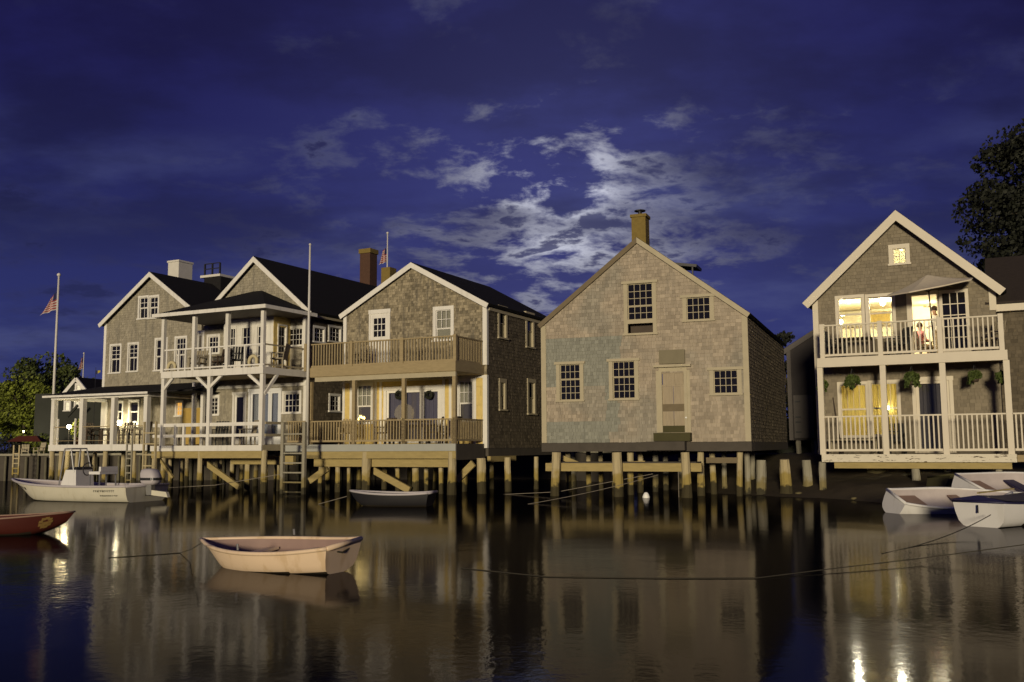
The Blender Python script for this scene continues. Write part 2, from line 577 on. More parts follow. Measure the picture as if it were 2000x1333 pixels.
# ------------------------------------------------------------------ house frames
class Frame:
    """u runs along the front from left to right, v goes back into the house, z up from the water."""

    def __init__(s, px, py, Y, yaw):
        p = at_y(px, py, Y)
        a = rad(yaw)
        s.a = a
        s.o = Vector((p.x, p.y))
        s.u = Vector((math.cos(a), -math.sin(a)))
        s.v = Vector((math.sin(a), math.cos(a)))

    def hv(s, px, py, v=0.0):
        r = ray(px, py)
        t = (v + s.o.dot(s.v)) / (r.x * s.v.x + r.y * s.v.y)
        return (Vector((r.x, r.y)) * t - s.o).dot(s.u), CAM_Z + r.z * t

    def hu(s, px, py, u=0.0):
        r = ray(px, py)
        t = (u + s.o.dot(s.u)) / (r.x * s.u.x + r.y * s.u.y)
        return (Vector((r.x, r.y)) * t - s.o).dot(s.v), CAM_Z + r.z * t

    def hz(s, px, py, z=0.0):
        p = at_z(px, py, z)
        d = Vector((p.x, p.y)) - s.o
        return d.dot(s.u), d.dot(s.v)

    def rect(s, x0, y0, x1, y1, v):
        xm, ym = (x0 + x1) / 2, (y0 + y1) / 2
        return (s.hv(x0, ym, v)[0], s.hv(x1, ym, v)[0], s.hv(xm, y1, v)[1], s.hv(xm, y0, v)[1])

    def world(s, u, v, z=0.0):
        p = s.o + s.u * u + s.v * v
        return Vector((p.x, p.y, z))

    def root(s, name, label, cat, group=None):
        return thing(name, label, cat, (s.o.x, s.o.y, 0), -s.a, group)


def front(v):
    return lambda a, d, z: (a, v + d, z)


def right(u):
    return lambda a, d, z: (u - d, a, z)


def poly_span(poly, z):
    xs = []
    for i in range(len(poly)):
        (x0, z0), (x1, z1) = poly[i], poly[(i + 1) % len(poly)]
        if (z0 <= z < z1) or (z1 <= z < z0):
            xs.append(x0 + (x1 - x0) * (z - z0) / (z1 - z0))
    xs.sort()
    return (xs[0], xs[-1]) if len(xs) >= 2 else None


def wall_plate(mb, mp, poly, holes, d=0.012):
    """the sheathing behind the shingles, with the openings left out"""
    zs = sorted(set([round(z, 4) for _, z in poly] + [round(z, 4) for h in holes for z in h[2:4]]))
    zlo, zhi = min(z for _, z in poly), max(z for _, z in poly)
    zs = [min(max(z, zlo), zhi) for z in zs if zlo - .001 <= z <= zhi + .001]
    for z0, z1 in zip(zs, zs[1:]):
        if z1 - z0 < 1e-3:
            continue
        s0, s1 = poly_span(poly, z0 + 1e-4), poly_span(poly, z1 - 1e-4)
        if not s0 or not s1:
            continue
        zm = (z0 + z1) / 2
        cuts = sorted([(h[0], h[1]) for h in holes if h[2] < zm < h[3]])
        lo0, lo1 = s0[0], s1[0]
        for c in cuts:
            mb.poly([mp(lo0, d, z0), mp(c[0], d, z0), mp(c[0], d, z1), mp(lo1, d, z1)])
            lo0 = lo1 = c[1]
        mb.poly([mp(lo0, d, z0), mp(s0[1], d, z0), mp(s1[1], d, z1), mp(lo1, d, z1)])


SH_CACHE = {}


def shingles(root, mp, poly, holes, mname, course=0.13, wmin=0.09, wmax=0.2, single=None, flip=False, patch=None, patch_mat=None):
    """courses of wooden shingles; those in the box `single` are objects of their own, up to 300"""
    mb = MB()
    wall_plate(mb, mp, poly, holes, 0.012)
    zlo, zhi = min(z for _, z in poly), max(z for _, z in poly)
    n = int((zhi - zlo) / course) + 1
    made = 0
    for k in range(n):
        z0 = zlo + k * course
        z1 = min(z0 + course * 1.06, zhi)
        sp = poly_span(poly, (z0 + z1) / 2)
        if not sp or z1 - z0 < 0.02:
            continue
        a = sp[0] + random.uniform(-0.1, 0)
        while a < sp[1]:
            w = random.choice((0.0, .25, .5, .75, 1.0)) * (wmax - wmin) + wmin
            b = min(a + w, sp[1])
            aa = max(a, sp[0])
            zc = (z0 + z1) / 2
            for h in holes:
                if h[2] - .02 < zc < h[3] + .02 and aa < h[1] and b > h[0]:
                    if h[0] - aa > b - h[1]:
                        b = h[0]
                    else:
                        aa = h[1]
            c = (aa + b) / 2
            if b - aa > 0.015 and not any(h[0] - .02 < c < h[1] + .02 and h[2] - .02 < zc < h[3] + .02 for h in holes):
                ti = random.choice((0.05, .25, .4, .5, .55, .65, .8, 1.0))
                pr = 0.016 + random.uniform(-.006, .008)
                zb = z0 - random.uniform(0, .008)
                if single and made < 300 and abs((b - aa) - w) < 1e-6 and single[0] < c < single[1] and single[2] < zc < single[3]:
                    key = (mname, round(w, 3), ti)
                    me = SH_CACHE.get(key)
                    if me is None:
                        sm = MB()
                        sm.cur = ti
                        sm.hexa([(-w / 2 + .003, -.016, 0), (w / 2 - .003, -.016, 0), (w / 2 - .003, .008, 0), (-w / 2 + .003, .008, 0),
                                 (-w / 2 + .003, .0, course * 1.05), (w / 2 - .003, .0, course * 1.05),
                                 (w / 2 - .003, .008, course * 1.05), (-w / 2 + .003, .008, course * 1.05)])
                        me = SH_CACHE[key] = sm.mesh('shingle', mname)
                    link('shingle', me, root, mp(c, 0, zb))
                    made += 1
                else:
                    mb.cur = ti
                    mb.m = 1 if patch and patch(c, zc) else 0
                    q = [(aa + .003, -pr, zb), (b - .003, -pr, zb), (b - .003, .008, zb), (aa + .003, .008, zb),
                         (aa + .003, .0, z1), (b - .003, .0, z1), (b - .003, .008, z1), (aa + .003, .008, z1)]
                    i = mb.pts([mp(x, d, z) for x, d, z in q])
                    for fc in ((0, 1, 5, 4), (3, 2, 1, 0), (1, 2, 6, 5), (3, 0, 4, 7)):
                        mb.face(*[i + j for j in (fc if not flip else fc[::-1])])
            a += w
    return mb.build('shingle_wall', [mname, patch_mat] if patch else mname, root, kind='stuff')


def window(root, mp, r, cols, rows, cw=0.09, trim='trim_white', pane='pane_dark', sash=None, split=None, sill=True,
           head=0.0, label=None, mun=0.022, deep=0.03, name='window'):
    """r = glass opening (a0,a1,z0,z1); split = height ratio of the meeting rail from the top, rows=(upper,lower)"""
    a0, a1, z0, z1 = r

    def bx(mb, b0, b1, d0, d1, y0, y1):
        mb.hexa([mp(b0, d0, y0), mp(b1, d0, y0), mp(b1, d1, y0), mp(b0, d1, y0),
                 mp(b0, d0, y1), mp(b1, d0, y1), mp(b1, d1, y1), mp(b0, d1, y1)])
    mb = MB()
    bx(mb, a0 - cw, a0, -.04, .06, z0, z1)
    bx(mb, a1, a1 + cw, -.04, .06, z0, z1)
    bx(mb, a0 - cw - head, a1 + cw + head, -.045 - head * .6, .06, z1, z1 + cw * (1.1 if head == 0 else .7))
    w = mb.build(name, trim, root)
    if label:
        w['label'] = label
    if sill:
        mb = MB()
        bx(mb, a0 - cw - .03, a1 + cw + .03, -.08, .06, z0 - .06, z0)
        mb.build('sill', trim, w)
    else:
        mb = MB()
        bx(mb, a0 - cw, a1 + cw, -.04, .06, z0 - cw, z0)
        mb.build('bottom_rail', trim, w)
    sections = [(z0, z1, rows)] if split is None else [(z1 - (z1 - z0) * split, z1, rows[0]), (z0, z1 - (z1 - z0) * split, rows[1])]
    sb = MB()
    for si, (y0, y1, nr) in enumerate(sections):
        nc = cols
        if isinstance(cols, (tuple, list)):
            nc = cols[si]
        dd = deep + .025 * si
        s = 0.028
        bx(sb, a0, a0 + s, dd - .012, dd + .02, y0, y1)
        bx(sb, a1 - s, a1, dd - .012, dd + .02, y0, y1)
        bx(sb, a0 + s, a1 - s, dd - .012, dd + .02, y0, y0 + s)
        bx(sb, a0 + s, a1 - s, dd - .012, dd + .02, y1 - s, y1)
        pw, ph = (a1 - a0 - 2 * s) / nc, (y1 - y0 - 2 * s) / nr
        for i in range(1, nc):
            x = a0 + s + i * pw
            bx(sb, x - mun / 2, x + mun / 2, dd - .008, dd + .012, y0 + s, y1 - s)
        for j in range(1, nr):
            z = y0 + s + j * ph
            bx(sb, a0 + s, a1 - s, dd - .0095, dd + .0125, z - mun / 2, z + mun / 2)
        # panes share one mesh
        p = MB()
        o = mp(0, 0, 0)
        q = [mp(x, d, z) for x, d, z in ((-pw / 2, 0, -ph / 2), (pw / 2, 0, -ph / 2), (pw / 2, .004, -ph / 2), (-pw / 2, .004, -ph / 2),
                                         (-pw / 2, 0, ph / 2), (pw / 2, 0, ph / 2), (pw / 2, .004, ph / 2), (-pw / 2, .004, ph / 2))]
        p.hexa([Vector(x) - Vector(o) for x in q])
        me = p.mesh('pane', pane)
        for i in range(nc):
            for j in range(nr):
                tilt = random.uniform(-.012, .012)
                link('pane', me, w, mp(a0 + s + (i + .5) * pw, dd + .006, y0 + s + (j + .5) * ph), (tilt, 0, random.uniform(-.012, .012)))
    sb.build('sash', sash or trim, w)
    return w


def grow(r, m):
    return (r[0] - m, r[1] + m, r[2] - m, r[3] + m)


def railing(root, mp, a0, a1, z0, z1, mname, step=0.13, bw=0.035, d=0.0, posts=(), pw=0.1, cap=0.09, bottom=0.10, label=None, post_top=0.03):
    """handrail with one object per baluster; mp maps (along, depth, z)"""
    def bx(mb, b0, b1, d0, d1, y0, y1):
        mb.hexa([mp(b0, d0, y0), mp(b1, d0, y0), mp(b1, d1, y0), mp(b0, d1, y0),
                 mp(b0, d0, y1), mp(b1, d0, y1), mp(b1, d1, y1), mp(b0, d1, y1)])
    mb = MB()
    bx(mb, a0, a1, d - cap / 2, d + cap / 2, z1 - .045, z1)
    rl = mb.build('railing', mname, root)
    mb = MB()
    bx(mb, a0, a1, d - .022, d + .022, z0 + bottom, z0 + bottom + .07)
    mb.build('bottom_rail', mname, rl)
    if label:
        rl['label'] = label
    zb, zt = z0 + bottom + .07, z1 - .045
    o = Vector(mp(0, 0, 0))
    p = MB()
    p.hexa([Vector(mp(x, dd, z)) - o for x, dd, z in ((-bw / 2, -bw / 2, 0), (bw / 2, -bw / 2, 0), (bw / 2, bw / 2, 0), (-bw / 2, bw / 2, 0),
                                                      (-bw / 2, -bw / 2, zt - zb), (bw / 2, -bw / 2, zt - zb), (bw / 2, bw / 2, zt - zb), (-bw / 2, bw / 2, zt - zb))])
    me = p.mesh('baluster', mname)
    n = max(1, int(round((a1 - a0) / step)))
    for i in range(n):
        a = a0 + (i + .5) * (a1 - a0) / n
        if any(abs(a - q) < (pw + bw) / 2 for q in posts):
            continue
        link('baluster', me, rl, Vector(mp(a, d, zb)), (0, 0, random.uniform(-.02, .02)))
    for q in posts:
        pm = MB()
        bx(pm, q - pw / 2, q + pw / 2, d - pw / 2, d + pw / 2, z0, z1 + post_top)
        pm.build('rail_post', mname, rl)
    return rl


PILE_ME = {}


def pile(root, u, v, z0, z1, r, mname='pile_wood', tilt=0.0, name='pile'):
    key = (mname, random.randrange(6))
    me = PILE_ME.get(key)
    if me is None:
        mb = MB()
        k = 10
        ph = random.uniform(0, 6)
        for s in range(7):
            z = s / 6
            for i in range(k):
                t = 2 * math.pi * i / k
                rr = 1.08 - .2 * z + .08 * math.sin(2 * t + ph + z * 3) + random.uniform(-.06, .06)
                mb.v.append((rr * math.cos(t) + .16 * math.sin(z * 3.5 + ph), rr * math.sin(t), z))
        for s in range(6):
            for i in range(k):
                j = (i + 1) % k
                mb.face(s * k + i, s * k + j, (s + 1) * k + j, (s + 1) * k + i)
        mb.face(*[6 * k + i for i in range(k)])
        me = PILE_ME[key] = mb.mesh('pile', mname, False)
    return link(name, me, root, (u, v, z0), (random.uniform(-.02, .02), tilt + random.uniform(-.022, .022), random.uniform(0, 6)), (r, r, z1 - z0))


def gable_roof(root, v0, depth, uL, zL, uA, zA, uR, zR, over, mname, rake, rake_h=0.2, thick=0.10, rake_mat2=None):
    """two slabs and the boards along the front edge"""
    vf, vb = v0 - over, v0 + depth + over
    for s, (ue, ze) in enumerate(((uL, zL), (uR, zR))):
        sl = Vector((ue - uA, ze - zA))
        L = sl.length
        sl.normalize()
        nrm = Vector((-sl.y, sl.x)) if s == 0 else Vector((sl.y, -sl.x))
        if nrm.y < 0:
            nrm = -nrm
        e = Vector((ue, ze)) + sl * (over * .9)
        a = Vector((uA, zA))
        at, et = a + Vector((0, thick / max(.3, nrm.y))), e + nrm * thick
        mb = MB()
        mb.hexa([(a.x, vf, a.y), (e.x, vf, e.y), (e.x, vb, e.y), (a.x, vb, a.y), (at.x, vf, at.y), (et.x, vf, et.y), (et.x, vb, et.y), (at.x, vb, at.y)])
        mb.build('roof_slope', mname, root)
        mb = MB()
        at2, et2 = a + Vector((0, (thick - .012) / max(.3, nrm.y))), e + nrm * (thick - .012)
        lo_a, lo_e = a - Vector((0, (rake_h - thick) / max(.3, nrm.y))), e - nrm * (rake_h - thick)
        mb.hexa([(lo_a.x, vf - .035, lo_a.y), (lo_e.x, vf - .035, lo_e.y), (lo_e.x, vf - .003, lo_e.y), (lo_a.x, vf - .003, lo_a.y),
                 (at2.x, vf - .035, at2.y), (et2.x, vf - .035, et2.y), (et2.x, vf - .003, et2.y), (at2.x, vf - .003, at2.y)])
        mb.build('rake_board', (rake_mat2 if (s == 0 and rake_mat2) else rake), root)


def leaf_mass(mb, c, rx, ry, rz, n, size, up=0.4):
    for _ in range(n):
        while True:
            p = Vector((random.uniform(-1, 1), random.uniform(-1, 1), random.uniform(-1, 1)))
            if 0.15 < p.length < 1:
                break
        if random.random() < 0.6:
            p = p.normalized() * random.uniform(.75, 1.03)
        q = Vector((c[0] + p.x * rx, c[1] + p.y * ry, c[2] + p.z * rz))
        d = Vector((random.gauss(0, 1), random.gauss(0, 1), random.gauss(0, .7))).normalized()
        a = d.orthogonal().normalized()
        b = d.cross(a)
        s = size * random.uniform(.5, 1.3)
        mb.cur = min(1, max(0, .5 + .25 * random.gauss(0, 1)))
        mb.poly([q - a * s, q - b * s * .55, q + a * s, q + b * s * .55])


def tree(name, label, base, h, crown_c, crown_r, mname, clumps=26, leaves=170, size=0.16, group=None, seed=1):
    random.seed(seed)
    t = thing(name, label, 'tree', base, 0, group)
    mb = MB()
    top = Vector((random.uniform(-.3, .3), random.uniform(-.3, .3), h * .62))
    mb.tube([(0, 0, -.3), (.05, .02, h * .2), (top.x * .6, top.y * .6, h * .42), top], lambda s: h * .028 * (1 - .65 * s), 8)
    cb = MB()
    cc = Vector(crown_c)
    for i in range(clumps):
        while True:
            p = Vector((random.uniform(-1, 1), random.uniform(-1, 1), random.uniform(-1, 1)))
            if p.length < 1:
                break
        if i % 2:
            p = p.normalized() * random.uniform(.7, .95)
        q = cc + Vector((p.x * crown_r[0], p.y * crown_r[1], p.z * crown_r[2]))
        r = min(crown_r) * random.uniform(.20, .42)
        leaf_mass(cb, q, r * 1.25, r * 1.25, r * .85, int(leaves * random.uniform(.6, 1.3)), size)
        if i % 3 == 0:
            mid = (top + q) * .5 + Vector((0, 0, -.2))
            mb.tube([(top.x * .6, top.y * .6, h * random.uniform(.3, .45)), mid, q], lambda s: h * .010 * (1 - .75 * s), 5)
    mb.build('trunk', 'bark', t, True)
    cb.build('crown', mname, t, kind='stuff')
    return t

# ================================================================== THE SETTING
mb = MB()
mb.poly([(-160, -60, 0), (160, -60, 0), (160, 75, 0), (-160, 75, 0)])
o = mb.build('water', 'water')
o['kind'] = 'structure'

SHORE = [(4.4, 47.0), (5.6, 38.5), (6.8, 34.2), (8.55, 31.4), (9.9, 29.8), (10.5, 27.2), (12.5, 24.4), (16, 22.5), (40, 17), (500, 10)]


def shore_y(x):
    if x <= SHORE[0][0]:
        return 49.0 - (x - 4.4) * 0.09
    for (x0, y0), (x1, y1) in zip(SHORE, SHORE[1:]):
        if x0 <= x <= x1:
            return y0 + (y1 - y0) * (x - x0) / (x1 - x0)
    return 10.0


def ground_h(x, y):
    d = y - shore_y(x)
    rough = .035 * math.sin(x * 2.3 + y * 1.1) + .025 * math.sin(x * 5.1 - y * 3.7) + .02 * math.sin(y * 7.3 + x * 1.9)
    if x < 4.4:
        return 1.22 + rough * .3 if d > 0.4 else -1.2
    if d < 0:
        return max(-1.2, .10 * d) + rough * .5
    return min(1.22, .095 * d + .02) + rough * min(1, d * .5 + .2)


xs = [-500, -250, -120, -70] + [-50 + 1.0 * i for i in range(52)] + [2 + .35 * i for i in range(60)] + [23, 25, 28, 32, 40, 60, 120, 250, 500]
ys = [8, 12, 15] + [17 + .35 * i for i in range(100)] + [52, 53, 55, 58, 62, 70, 90, 130, 250, 600, 1500]
mb = MB()
mb.pts([(x, y, ground_h(x, y)) for y in ys for x in xs])
nx = len(xs)
for j in range(len(ys) - 1):
    for i in range(nx - 1):
        k = j * nx + i
        mb.face(k, k + 1, k + nx + 1, k + nx)
g = mb.build('ground', 'mud', None, True)
g['kind'] = 'structure'

# timber bulkhead along the far bank on the left
bk = thing('bulkhead', 'dark timber bulkhead with upright posts along the far bank at left', 'sea wall', (-26, 51, 0), 0)
mb = MB()
for i in range(15):
    xa, xb = -14 + i * 3.0, -14 + (i + 1) * 3.0
    ya, yb = shore_y(-26 + xa) - 51.0, shore_y(-26 + xb) - 51.0
    mb.hexa([(xa, ya, -.6), (xb, yb, -.6), (xb, yb + .12, -.6), (xa, ya + .12, -.6), (xa, ya, 1.3), (xb, yb, 1.3), (xb, yb + .12, 1.3), (xa, ya + .12, 1.3)])
mb.build('planking', 'beam_dark', bk)
mb = MB()
mb.beam((-14, shore_y(-40) - 51 + .02, 1.36), (31, shore_y(4.3) - 51 + .02, 1.36), .5, .11)
mb.build('cap_board', 'pile_grey', bk)
for i in range(60):
    x = -13.6 + i * .56 + random.uniform(-.05, .05)
    pile(bk, x, shore_y(-26 + x) - 51 - .12, -.5, 1.26 + random.uniform(-.04, .05), .075, 'post_dim', name='post')

# rocks and weed on the mud
for i, (px, py, s, lab) in enumerate(((1714, 938, .34, 'pale rounded boulder on the mud under the balcony house'),
                                      (1560, 960, .12, 'small stone at the water edge between the thick piles'),
                                      (1668, 968, .10, 'small flat stone on the mud near the white dinghy'))):
    p = at_y(px, py, (32.5, 31.6, 29.2)[i])
    p.z = ground_h(p.x, p.y)
    mb = MB()
    prof = [(0.05, -.5), (.8, -.3), (1, 0), (.86, .35), (.5, .55), (0.02, .62)]
    mb.lathe(prof, (0, 0, 0), 11)
    mb.v = [(x * s * random.uniform(.85, 1.15), y * s * random.uniform(.85, 1.15), z * s * .8) for x, y, z in mb.v]
    o = mb.build('boulder', 'stone', None, True)
    o.location = p
    tag(o, lab, 'rock')

# ================================================================== HOUSE A : grey cottage with the corner porch, far left
A = Frame(288, 820, 40.6, 27)
ha = A.root('porch_house', 'grey shingled cottage with a dark hipped porch at far left', 'house')
zdk = A.hv(190, 869, 0)[1]
uL = A.hv(101, 820, 0)[0]
z_eave = A.hv(190, 772, 0)[1]
PV = 2.8
mb = MB()
mb.box(uL, .02, 0.0, PV + 3.0, zdk - .10, zdk - .005)
mb.build('deck', 'deck_wood', ha)
mb = MB()
mb.box(uL - .02, .06, -.05, .0, zdk - .26, zdk + .01)
mb.build('fascia', 'trim_white', ha)
mb = MB()
mb.box(uL - .08, uL - .021, -.05, PV + 3, zdk - .26, zdk + .01)
mb.build('fascia', 'trim_white', ha)
pa_u = [A.hv(x, 820, 0.06)[0] for x in (105, 161, 222, 286)]
for u in pa_u:
    mb = MB()
    mb.box(u - .10, u + .10, -.02, .18, zdk, z_eave - .14)
    mb.build('column', 'trim_white', ha)
for v in (PV, PV + 2.9):
    mb = MB()
    mb.box(uL + .02, uL + .22, v - .1, v + .1, zdk, z_eave - .14)
    mb.build('column', 'trim_white', ha)
# eave beam with the curved brackets, hipped roof
mb = MB()
mb.box(uL - .02, .06, -.06, .16, z_eave - .14, z_eave + .04)
mb.box(uL - .02, uL + .18, .16, PV + 3, z_eave - .14, z_eave + .04)
mb.box(-.14, .06, .16, PV, z_eave - .14, z_eave + .04)
mb.build('eave_beam', 'trim_white', ha)
uwl = A.hv(203, 700, PV)[0]
zrt = A.hv(203, 756, PV)[1]
ov = .28
e0, e1, zt = uL - ov, .06 + ov * .4, z_eave + .05
mb = MB()
b = mb.pts([(e0, -ov, zt), (e1 + 2.6, -ov, zt), (e1 + 2.6, PV, zrt), (uwl - .3, PV, zrt), (e0, PV + 3, zt), (uwl - .3, PV + 3, zrt),
            (e0, -ov, zt - .05), (e1 + 2.6, -ov, zt - .05), (e0, PV + 3, zt - .05)])
mb.face(b, b + 1, b + 2, b + 3)
mb.face(b + 4, b, b + 3, b + 5)
mb.face(b, b + 6, b + 7, b + 1)
mb.face(b + 4, b + 8, b + 6, b)
mb.poly([(e0, -ov, zt - .05), (e1 + 2.6, -ov, zt - .05), (e1 + 2.6, PV, zt - .052), (e0, PV + 3, zt - .052)])
mb.build('porch_roof', 'roof_dark', ha)
mb = MB()
mb.box(e0 - .02, e1 + .1, -ov - .03, -ov - .004, zt - .10, zt - .01)
mb.build('gutter', 'trim_white', ha)
# main wall
uwr = A.hv(392, 700, PV)[0]
uap, zap = A.hv(293, 536, PV - .2)
_, zel = A.hv(203, 632, PV - .2)
_, zer = A.hv(384, 606, PV - .2)
zer = zel
poly = [(uwl, zdk), (uwr, zdk), (uwr, zer), (uap, zap - .06), (uwl, zel)]
wins = []
for (x0, y0, x1, y1, c, rw, sp) in ((273, 582, 289, 622, 2, (2, 1), .5), (293, 581, 309, 621, 2, (2, 1), .5), (217, 676, 235, 728, 2, (3, 1), .5), (252, 673, 269, 725, 2, (3, 1), .5),
                                    (305, 664, 325, 723, 2, (2, 1), .55), (344, 661, 363, 720, 3, (3, 1), .55)):
    wins.append((A.rect(x0, y0, x1, y1, PV), c, rw, sp))
for (x0, y0, x1, y1, c, rw, sp) in ((229, 787, 239, 822, 1, (1, 1), .5), (254, 785, 270, 832, 1, (1, 1), .42)):
    wins.append((A.rect(x0, y0, x1, y1, PV), c, rw, sp))
lamp_r = A.rect(345, 786, 356, 812, PV)
holes = [grow(w[0], .02) for w in wins] + [grow(lamp_r, .02)]
shingles(ha, front(PV), poly, holes, 'shingle_grey', .11, .07, .15)
for i, (r, c, rw, sp) in enumerate(wins):
    window(ha, front(PV), r, c, rw, cw=.085, split=sp, pane='pane_dark')
w = window(ha, front(PV), lamp_r, 2, 3, cw=.07, pane='window_amber', label='small window glowing amber beside the porch column')
mb = MB()
mb.box(uwr - .01, uwr, PV + .02, PV + 9, zdk, zer)
mb.build('side_wall', 'shingle_shade', ha)
mb = MB()
mb.box(uwl, uwl + .01, PV + .02, PV + 9, zdk, zel)
mb.build('side_wall', 'shingle_grey', ha)
mb = MB()
mb.box(uwl - .02, uwl + .14, PV - .035, PV + .1, zdk, zel + .05)
mb.build('corner_board', 'trim_white', ha)
gable_roof(ha, PV, 9, uwl, zel, uap, zap, uwr, zer, .22, 'roof_dark', 'trim_white', .20)
# white panelled wainscot lower right of the porch
mb = MB()
r = A.rect(357, 797, 412, 824, PV - .1)
mb.box(r[0], r[1], PV - .12, PV - .045, zdk, r[3])
mb.build('wainscot', 'wall_ochre', ha)
# piles
for (px, v, rr) in ((101, .15, .11), (120, .2, .12), (150, .4, .09), (205, .25, .11), (262, .3, .10), (285, .4, .10), (130, 2.4, .10), (185, 2.6, .1), (240, 2.6, .1), (104, 3.5, .1), (160, 4.6, .09)):
    pile(ha, A.hv(px, 900, v)[0], v, -.8, zdk - .1, rr)
# chimney and roof walk
u, z = A.hv(350, 545, PV + 3.0)
_, zt = A.hv(350, 515, PV + 3.0)
mb = MB()
mb.box(u - .36, u + .36, PV + 2.6, PV + 3.5, z - .9, zt)
mb.box(u - .40, u + .40, PV + 2.56, PV + 3.54, zt, zt + .09)
mb.build('chimney', 'chimney_white', ha)
# thin railing on the porch
for za, rr in ((zdk + .78, .018), (zdk + .18, .010)):
    mb = MB()
    mb.box(pa_u[0], pa_u[3], .06 - rr, .06 + rr, za - rr, za + rr)
    mb.build('rail', 'deck_wood', ha)
for px in (112, 146):
    u = A.hv(px, 845, 0.06)[0]
    mb = MB()
    mb.box(u - .03, u + .03, .05, .11, zdk, zdk + 1.15)
    mb.build('rail_post', 'trim_white', ha)
mb = MB()   # white balustrade at the back of the porch
mb.box(uL + .22, uwl, PV + 2.86, PV + 2.94, zdk + .95, zdk + 1.15)
br = mb.build('back_railing', 'trim_white', ha)
bm = MB()
bm.box(-.02, .02, -.02, .02, 0, .95)
bme = bm.mesh('baluster', 'trim_white')
nb = int((uwl - uL - .3) / .16)
for i in range(nb):
    link('baluster', bme, br, (uL + .3 + i * .16, PV + 2.9, zdk))

# ================================================================== HOUSE B : balcony house with the hipped veranda roof
B = Frame(512, 800, 36.0, 27)
hb = B.root('veranda_house', 'grey shingled house with a white two storey veranda under a black hip roof', 'house')
BV = 2.7
zd1 = B.hv(411, 871, 0)[1]            # lower deck
ztop = B.hv(411, 723.5, 0)[1]         # upper deck (top of white beam)
zbeam = B.hv(411, 735, 0)[1]
zev = B.hv(411, 613, 0)[1]            # veranda eave bottom
zev2 = B.hv(411, 621, 0)[1]
uBl = B.hv(316, 800, 0)[0]
uDl = B.hv(296, 850, 0)[0]
uWr = B.hv(600, 700, BV)[0]
mb = MB()
mb.box(uDl, .0, .0, BV, zd1 - .16, zd1 - .005)
mb.build('lower_deck', 'deck_wood', hb)
mb = MB()
mb.box(uDl, .04, -.05, 0, zd1 - .20, zd1 + .01)
mb.build('fascia', 'trim_white', hb)
mb = MB()
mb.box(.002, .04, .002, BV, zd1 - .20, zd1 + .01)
mb.build('fascia', 'trim_cream', hb)
mb = MB()
mb.box(uDl, .0, .02, .17, zd1 - .47, zd1 - .165)
mb.build('girder', 'beam_wood', hb)
mb = MB()
mb.box(B.hv(455, 900, 1.3)[0], .5, 1.2, 1.36, zd1 - .72, zd1 - .4)
mb.build('girder', 'beam_wood', hb)
# upper deck
mb = MB()
mb.box(uBl, 0, 0, BV, zbeam + .05, ztop - .01)
mb.build('upper_deck', 'deck_wood', hb)
mb = MB()
mb.box(uBl - .05, .05, -.06, 0, zbeam, ztop + .03)
mb.build('balcony_beam', 'trim_white', hb)
mb = MB()
mb.box(.002, .05, .002, BV, zbeam, ztop + .03)
mb.build('balcony_beam', 'trim_white', hb)
# posts
pu = [B.hv(x, 800, .05)[0] for x in (318, 408, 511)]
for u in pu:
    mb = MB()
    mb.box(u - .075, u + .075, .0, .15, zd1, zbeam)
    mb.build('post', 'trim_white', hb)
for px, vv in ((379, 2.3), (396, 2.4)):
    u = B.hv(px, 800, vv)[0]
    mb = MB()
    mb.box(u - .07, u + .07, vv - .07, vv + .07, zd1, zbeam)
    mb.build('post', 'trim_white', hb)
pu2 = [B.hv(x, 670, .05)[0] for x in (319, 379, 444, 513)]
for u in pu2:
    mb = MB()
    mb.box(u - .07, u + .07, .0, .14, ztop, zev + .02)
    mb.build('post', 'trim_white', hb)
mb = MB()
mb.box(-.10, .04, BV - .35, BV - .21, ztop, zev + .02)
mb.build('post', 'trim_white', hb)
# knee braces
for (xa, ya, xb, yb) in ((317, 766, 338, 737), (407, 758, 385, 733), (409, 758, 433, 731), (510, 753, 486, 727)):
    a, c = B.hv(xa, ya, .07), B.hv(xb, yb, .07)
    mb = MB()
    mb.beam((a[0], .07, a[1]), (c[0], .07, zbeam + .01), .09, .11)
    mb.build('knee_brace', 'trim_white', hb)
mb = MB()
mb.beam((.0, .1, zbeam - .75), (.0, .8, zbeam + .01), .09, .11)
mb.build('knee_brace', 'trim_white', hb)
# lower railing: two flat rails
for za, zb in ((zd1 + .74, zd1 + .87), (zd1 + .33, zd1 + .44)):
    mb = MB()
    mb.box(uDl, 0, .045, .10, za, zb)
    mb.build('rail', 'trim_white', hb)
for px in (343, 359, 456):
    u = B.hv(px, 850, .07)[0]
    mb = MB()
    mb.box(u - .05, u + .05, .03, .12, zd1, zd1 + .86)
    mb.build('rail_post', 'trim_white', hb)
for za in (.33, .78):
    mb = MB()
    mb.box(-.02, .04, .16, BV - .1, zd1 + za, zd1 + za + .1)
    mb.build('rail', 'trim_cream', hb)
# upper railing: slim rails
for za in (.10, .86):
    mb = MB()
    mb.box(uBl, 0, .04, .09, ztop + za, ztop + za + .055)
    mb.build('rail', 'trim_white', hb)
for za in (.10, .86):
    mb = MB()
    mb.box(-.06, -.01, .15, BV - .35, ztop + za, ztop + za + .055)
    mb.build('rail', 'trim_cream', hb)
for px in (349, 362, 411, 478):
    u = B.hv(px, 700, .065)[0]
    mb = MB()
    mb.box(u - .035, u + .035, .045, .085, ztop + .04, ztop + .88)
    mb.build('rail_post', 'trim_white', hb)
